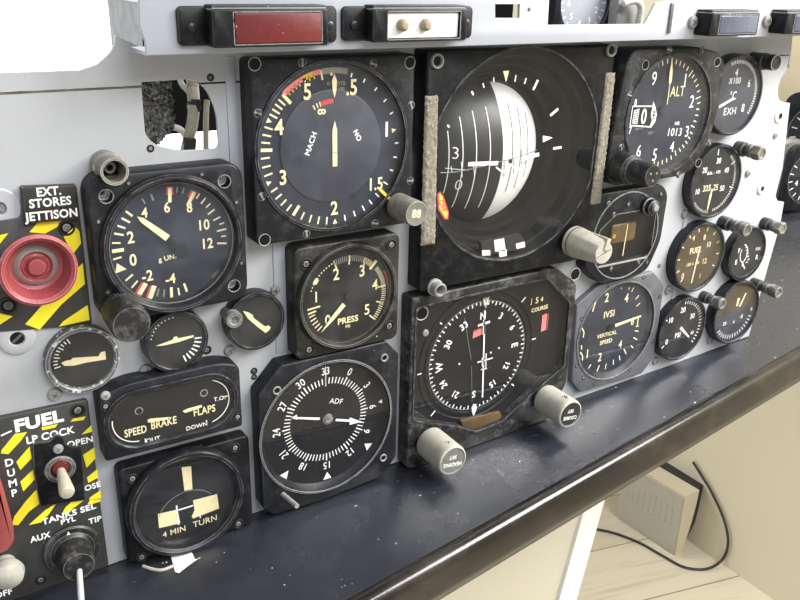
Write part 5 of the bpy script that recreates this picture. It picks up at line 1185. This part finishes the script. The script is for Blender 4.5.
for t, u, v, h in (('EXT.', 163, 70, 4.0), ('STORES', 168, 106, 4.0), ('JETTISON', 171, 148, 4.0)): x, z = lc(u, v, -4.6); m.text(t, x, z, -4.6, h, 'mark_white', 1, .92, .03)
I.part('label_plate', m)
kx, kz = lc(128, 332, -14); kx = 48.2-50; kz = -128.5+130
m = MB(); m.lathe([(11, D), (11.5, -8), (15.6, -17), (16.6, -19), (16.4, -20.4), (15.2, -21), (13.8, -20), (12.2, -15), (11.2, -12.6), (10, -12), (8.6, -12.4), (7.8, -13.6), (7, -14), (6.2, -13), (5.6, -12.4), (4.6, -13), (4, -15), (3.4, -15.6), (0, -15.8)], kx, kz, 'knob_red', 72)
I.part('button', m, 'worn pink-red ring push button')
m = MB(); m.lathe([(9.4, -12.4), (8.8, -12.9), (8.0, -13.8), (7.3, -14.1)], kx, kz, 'mark_grey', 60); I.part('inner_ring', m)
for u, v, r in ((222, 192, 4.0), (28, 452, 4.4)): x, z = lc(u, v, D); I.screw(x, z, D, r, 'dark')

# ---- FUEL panel
D = -3; I = Inst('fuel_switch_panel', 'dark plate marked FUEL with yellow hazard stripes, toggle and tank selector, lower left', 'switch panel', 45, -255)
zb = tz(40)+255+1
pl = [I.L(-14, 421, D), I.L(88, 399.5, D), (I.L(100, 500, D)[0], I.L(100, 500, D)[1]), (I.L(109, 566, D)[0], zb+2.5), (I.L(-14, 600, D)[0], zb+.5)]
m = MB(); m.prism(roundpoly(pl, [1, 2, .1, 1.5, 1], 3), 0, D, .5, 'plate_dark'); yy = D-.08
la = I.Lc((0, 400, 6)); lb_ = I.Lc((0, 500, 6))
for q in (((5, 320), (10, 300), (90, 203), (163, 192), (120, 250), (50, 325)), ((98, 372), (178, 278), (190, 350), (122, 420)), ((122, 490), (205, 412), (214, 470), (140, 548)), ((158, 604), (215, 540), (240, 562), (240, 620), (160, 680), (150, 640)), ((498, 330), (566, 285), (573, 350), (520, 407)), ((522, 465), (585, 413), (590, 465), (530, 497)), ((430, 600), (440, 575), (500, 572), (480, 600)), ((535, 600), (540, 585), (604, 540), (608, 590)), ((248, 165), (347, 143), (332, 165), (255, 182)), ((422, 130), (440, 112), (516, 97), (500, 120)), ((488, 208), (548, 150), (554, 190))):
    m.flat([la(u, v, yy) for u, v in q], yy, 'hazard_yellow')
for q in (((72, 150), (85, 100), (160, 0), (232, 0), (165, 80), (110, 150)), ((172, 150), (270, 62), (342, 16), (290, 90), (245, 135)), ((372, 82), (392, 45), (440, 0), (512, -5), (440, 50), (400, 88)), ((525, 25), (540, 0), (600, -5), (604, 8), (560, 22))):
    m.flat([lb_(u, v, yy) for u, v in q], yy-.02, 'hazard_yellow')
y = yy-.08
def ft(t, L_, u, v, h, a=0, sx=.95, b=.025): x, z = L_(u, v, y); m.text(t, x, z, y, h, 'mark_white', a, sx, b)
ft('FUEL', la, 236, 122, 6.5, 0, 1.12, .045); ft('LP COCK', la, 305, 208, 4.0, 0, .95, .03); ft('OPEN', la, 480, 250, 3.5, 0, 1); ft('CLOSE', la, 522, 527, 3.3, -3, 1)
for t, u, v in (('D', 55, 373), ('U', 66, 435), ('M', 76, 497), ('P', 86, 556)): ft(t, la, u, v, 4.1)
ft('TANKS SEL', lb_, 415, 82, 3.5, -2, 1.1, .03); ft('PYL', lb_, 410, 121, 3.0, 0, 1.1); ft('TIP', lb_, 570, 118, 3.4, 0, 1); ft('AUX', lb_, 242, 222, 3.6, 0, .9); ft('OFF', lb_, 20, 560, 3.6)
m.bar(*la(5, 215, y), *la(70, 185, y), .8, y, 'mark_white')
I.part('plate', m)
# toggle guard and lever
m = MB(); q = [la(u, v, D-1) for u, v in ((195, 262), (300, 245), (330, 205), (380, 225), (395, 270), (490, 285), (500, 420), (515, 600), (240, 640), (200, 430))]
m.prism(roundpoly(q, .8, 2), D, D-1.4, .4, 'frame_black')
x, z = la(362, 415, D-1.4); m.lathe([(7.2, D-1.4), (7.2, D-2), (6.6, D-2.4), (5.4, D-2.4), (4.6, D-1.6)], x, z, 'steel_dark', 40)
I.part('toggle_base', m); m = MB(); m.lathe([(4.6, D-1.5), (3.8, D-3.4), (0, D-4)], x, z+1.4, 'lens_red', 28); I.part('boot', m, 'small red boot')
m = MB(); a = Vector((x, D-2, z+.5)); bq = la(405, 565, D-22); b = Vector((bq[0], D-22, bq[1])); dd = b-a
m.tube([tuple(a+dd*t) for t in (0, .15, .35, .6, .8, .92, .98, 1.0)], [1.9, 2.2, 2.7, 3.2, 3.6, 3.7, 3.1, 1.7], 'wire_cream', 20, False)
I.part('toggle_lever', m, 'pale grey-cream lever')
u = la(348, 292, D-1.4); I.screw(u[0], u[1], D-1.3, 2.6, 'pan'); u = la(466, 62, D); I.screw(u[0], u[1], D, 3.8, 'dark')
u = lb_(245, 480, D); I.screw(u[0], u[1], D, 3.0, 'dark')
# tank selector
sx_, sz_ = 46.8-45, -289.9+255
sz_ = max(sz_, zb+15.5)
m = MB(); m.lathe([(14.6, D), (14.6, D-1.6), (13.8, D-2.4), (11, D-2.4), (9.4, D-4), (8.6, D-14), (7.6, D-17), (0, D-17.2)], sx_, sz_, 'knob_black', 72)
px_, pz_ = lb_(415, 232, D-3); m.flat([(px_-2.6, pz_-2.8), (px_+3, pz_-2.2), (px_, pz_+4.2)], D-2.55, 'mark_white'); I.part('selector_knob', m)
m = MB(); a = Vector((sx_+.5, D-14, sz_-1)); q0 = lb_(490, 640, D-34); b = Vector((q0[0], D-34, q0[1])); dd = b-a
m.tube([tuple(a+dd*t) for t in (0, .3, .6, .9, 1)], [1.4, 1.5, 1.6, 1.6, 1.2], 'bright_metal', 16, False); I.part('selector_lever', m, 'bright metal lever')
x, z = lb_(70, 420, D-8); m = MB(); m.lathe([(5, D), (5, D-4), (7, D-6), (8, D-9), (7, D-12.5), (4, D-14.4), (0, D-15)], x-2, z-.5, 'knob_cream', 40); I.part('domed_knob', m, 'pale domed knob')
m = MB(); q = [lb_(u, v, D-8) for u, v in ((-60, -250), (0, -130), (35, -20), (80, 150), (88, 235), (60, 290), (0, 325), (-60, 330))]
m.prism(roundpoly(q, 2, 3), D, D-9, 1.2, 'guard_red'); I.part('guard', m, 'red plastic switch guard')
# torn white tag
top_ = Inst('torn_tag', 'torn white paper tag with a short string below the turn gauge', 'tag', 128, tz(128)+.5, -20)
def tpt(px, py, Y=None):
    if Y is None: p = PT(px, py, .7)
    else: x, z = P2(px, py, Y); p = Vector((x, Y, z))
    return (p.x-top_.o[0], p.y-top_.o[1], p.z-top_.o[2])
m = MB(); A_ = [tpt(171, 557, -11.5), tpt(192, 550, -11.5), tpt(210, 545, -11.5), tpt(211, 549.5, -13)]; B_ = [tpt(175, 572), tpt(179, 573), tpt(188, 566), tpt(198, 559)]
m.loft([A_, [((a[0]+b[0])/2, (a[1]+b[1])/2-1.5, (a[2]+b[2])/2) for a, b in zip(A_, B_)], B_], 'paper', False, False, False)
top_.part('paper', m)
m = MB(); m.tube([tpt(143, 566), tpt(152, 569), tpt(162, 570), tpt(173, 566)], .9, 'wire_cream', 8); top_.part('string', m)

# ================================================================== light
w = bpy.data.worlds.new('world'); bpy.context.scene.world = w; w.use_nodes = True
bg = w.node_tree.nodes['Background']; bg.inputs[0].default_value = (.92, .95, 1.0, 1); bg.inputs[1].default_value = .38
def area_light(name, loc, aim, sx, sy, power, col=(1, 1, 1)):
    d = bpy.data.lights.new(name, 'AREA'); d.shape = 'RECTANGLE'; d.size = sx; d.size_y = sy; d.energy = power; d.color = col
    o = bpy.data.objects.new(name, d); C.objects.link(o); o.location = loc
    o.rotation_euler = (Vector(aim)-Vector(loc)).to_track_quat('-Z', 'Y').to_euler(); return o
area_light('unseen_light', (.98, -.45, .5), (.5, 0, -.15), .6, .45, 14, (1, .99, .97))  # unseen key light set close at the right for a left-to-right falloff
area_light('unseen_light', (.7, -2.1, 1.4), (.3, 0, -.2), 1.6, 1.0, 30, (.98, .99, 1))  # unseen frontal fill light added to brighten the panel and dials
vs_ = bpy.context.scene.view_settings
vs_.view_transform = 'Standard'; vs_.look = 'None'; vs_.exposure = 0.9; vs_.gamma = 1; vs_.use_curve_mapping = False
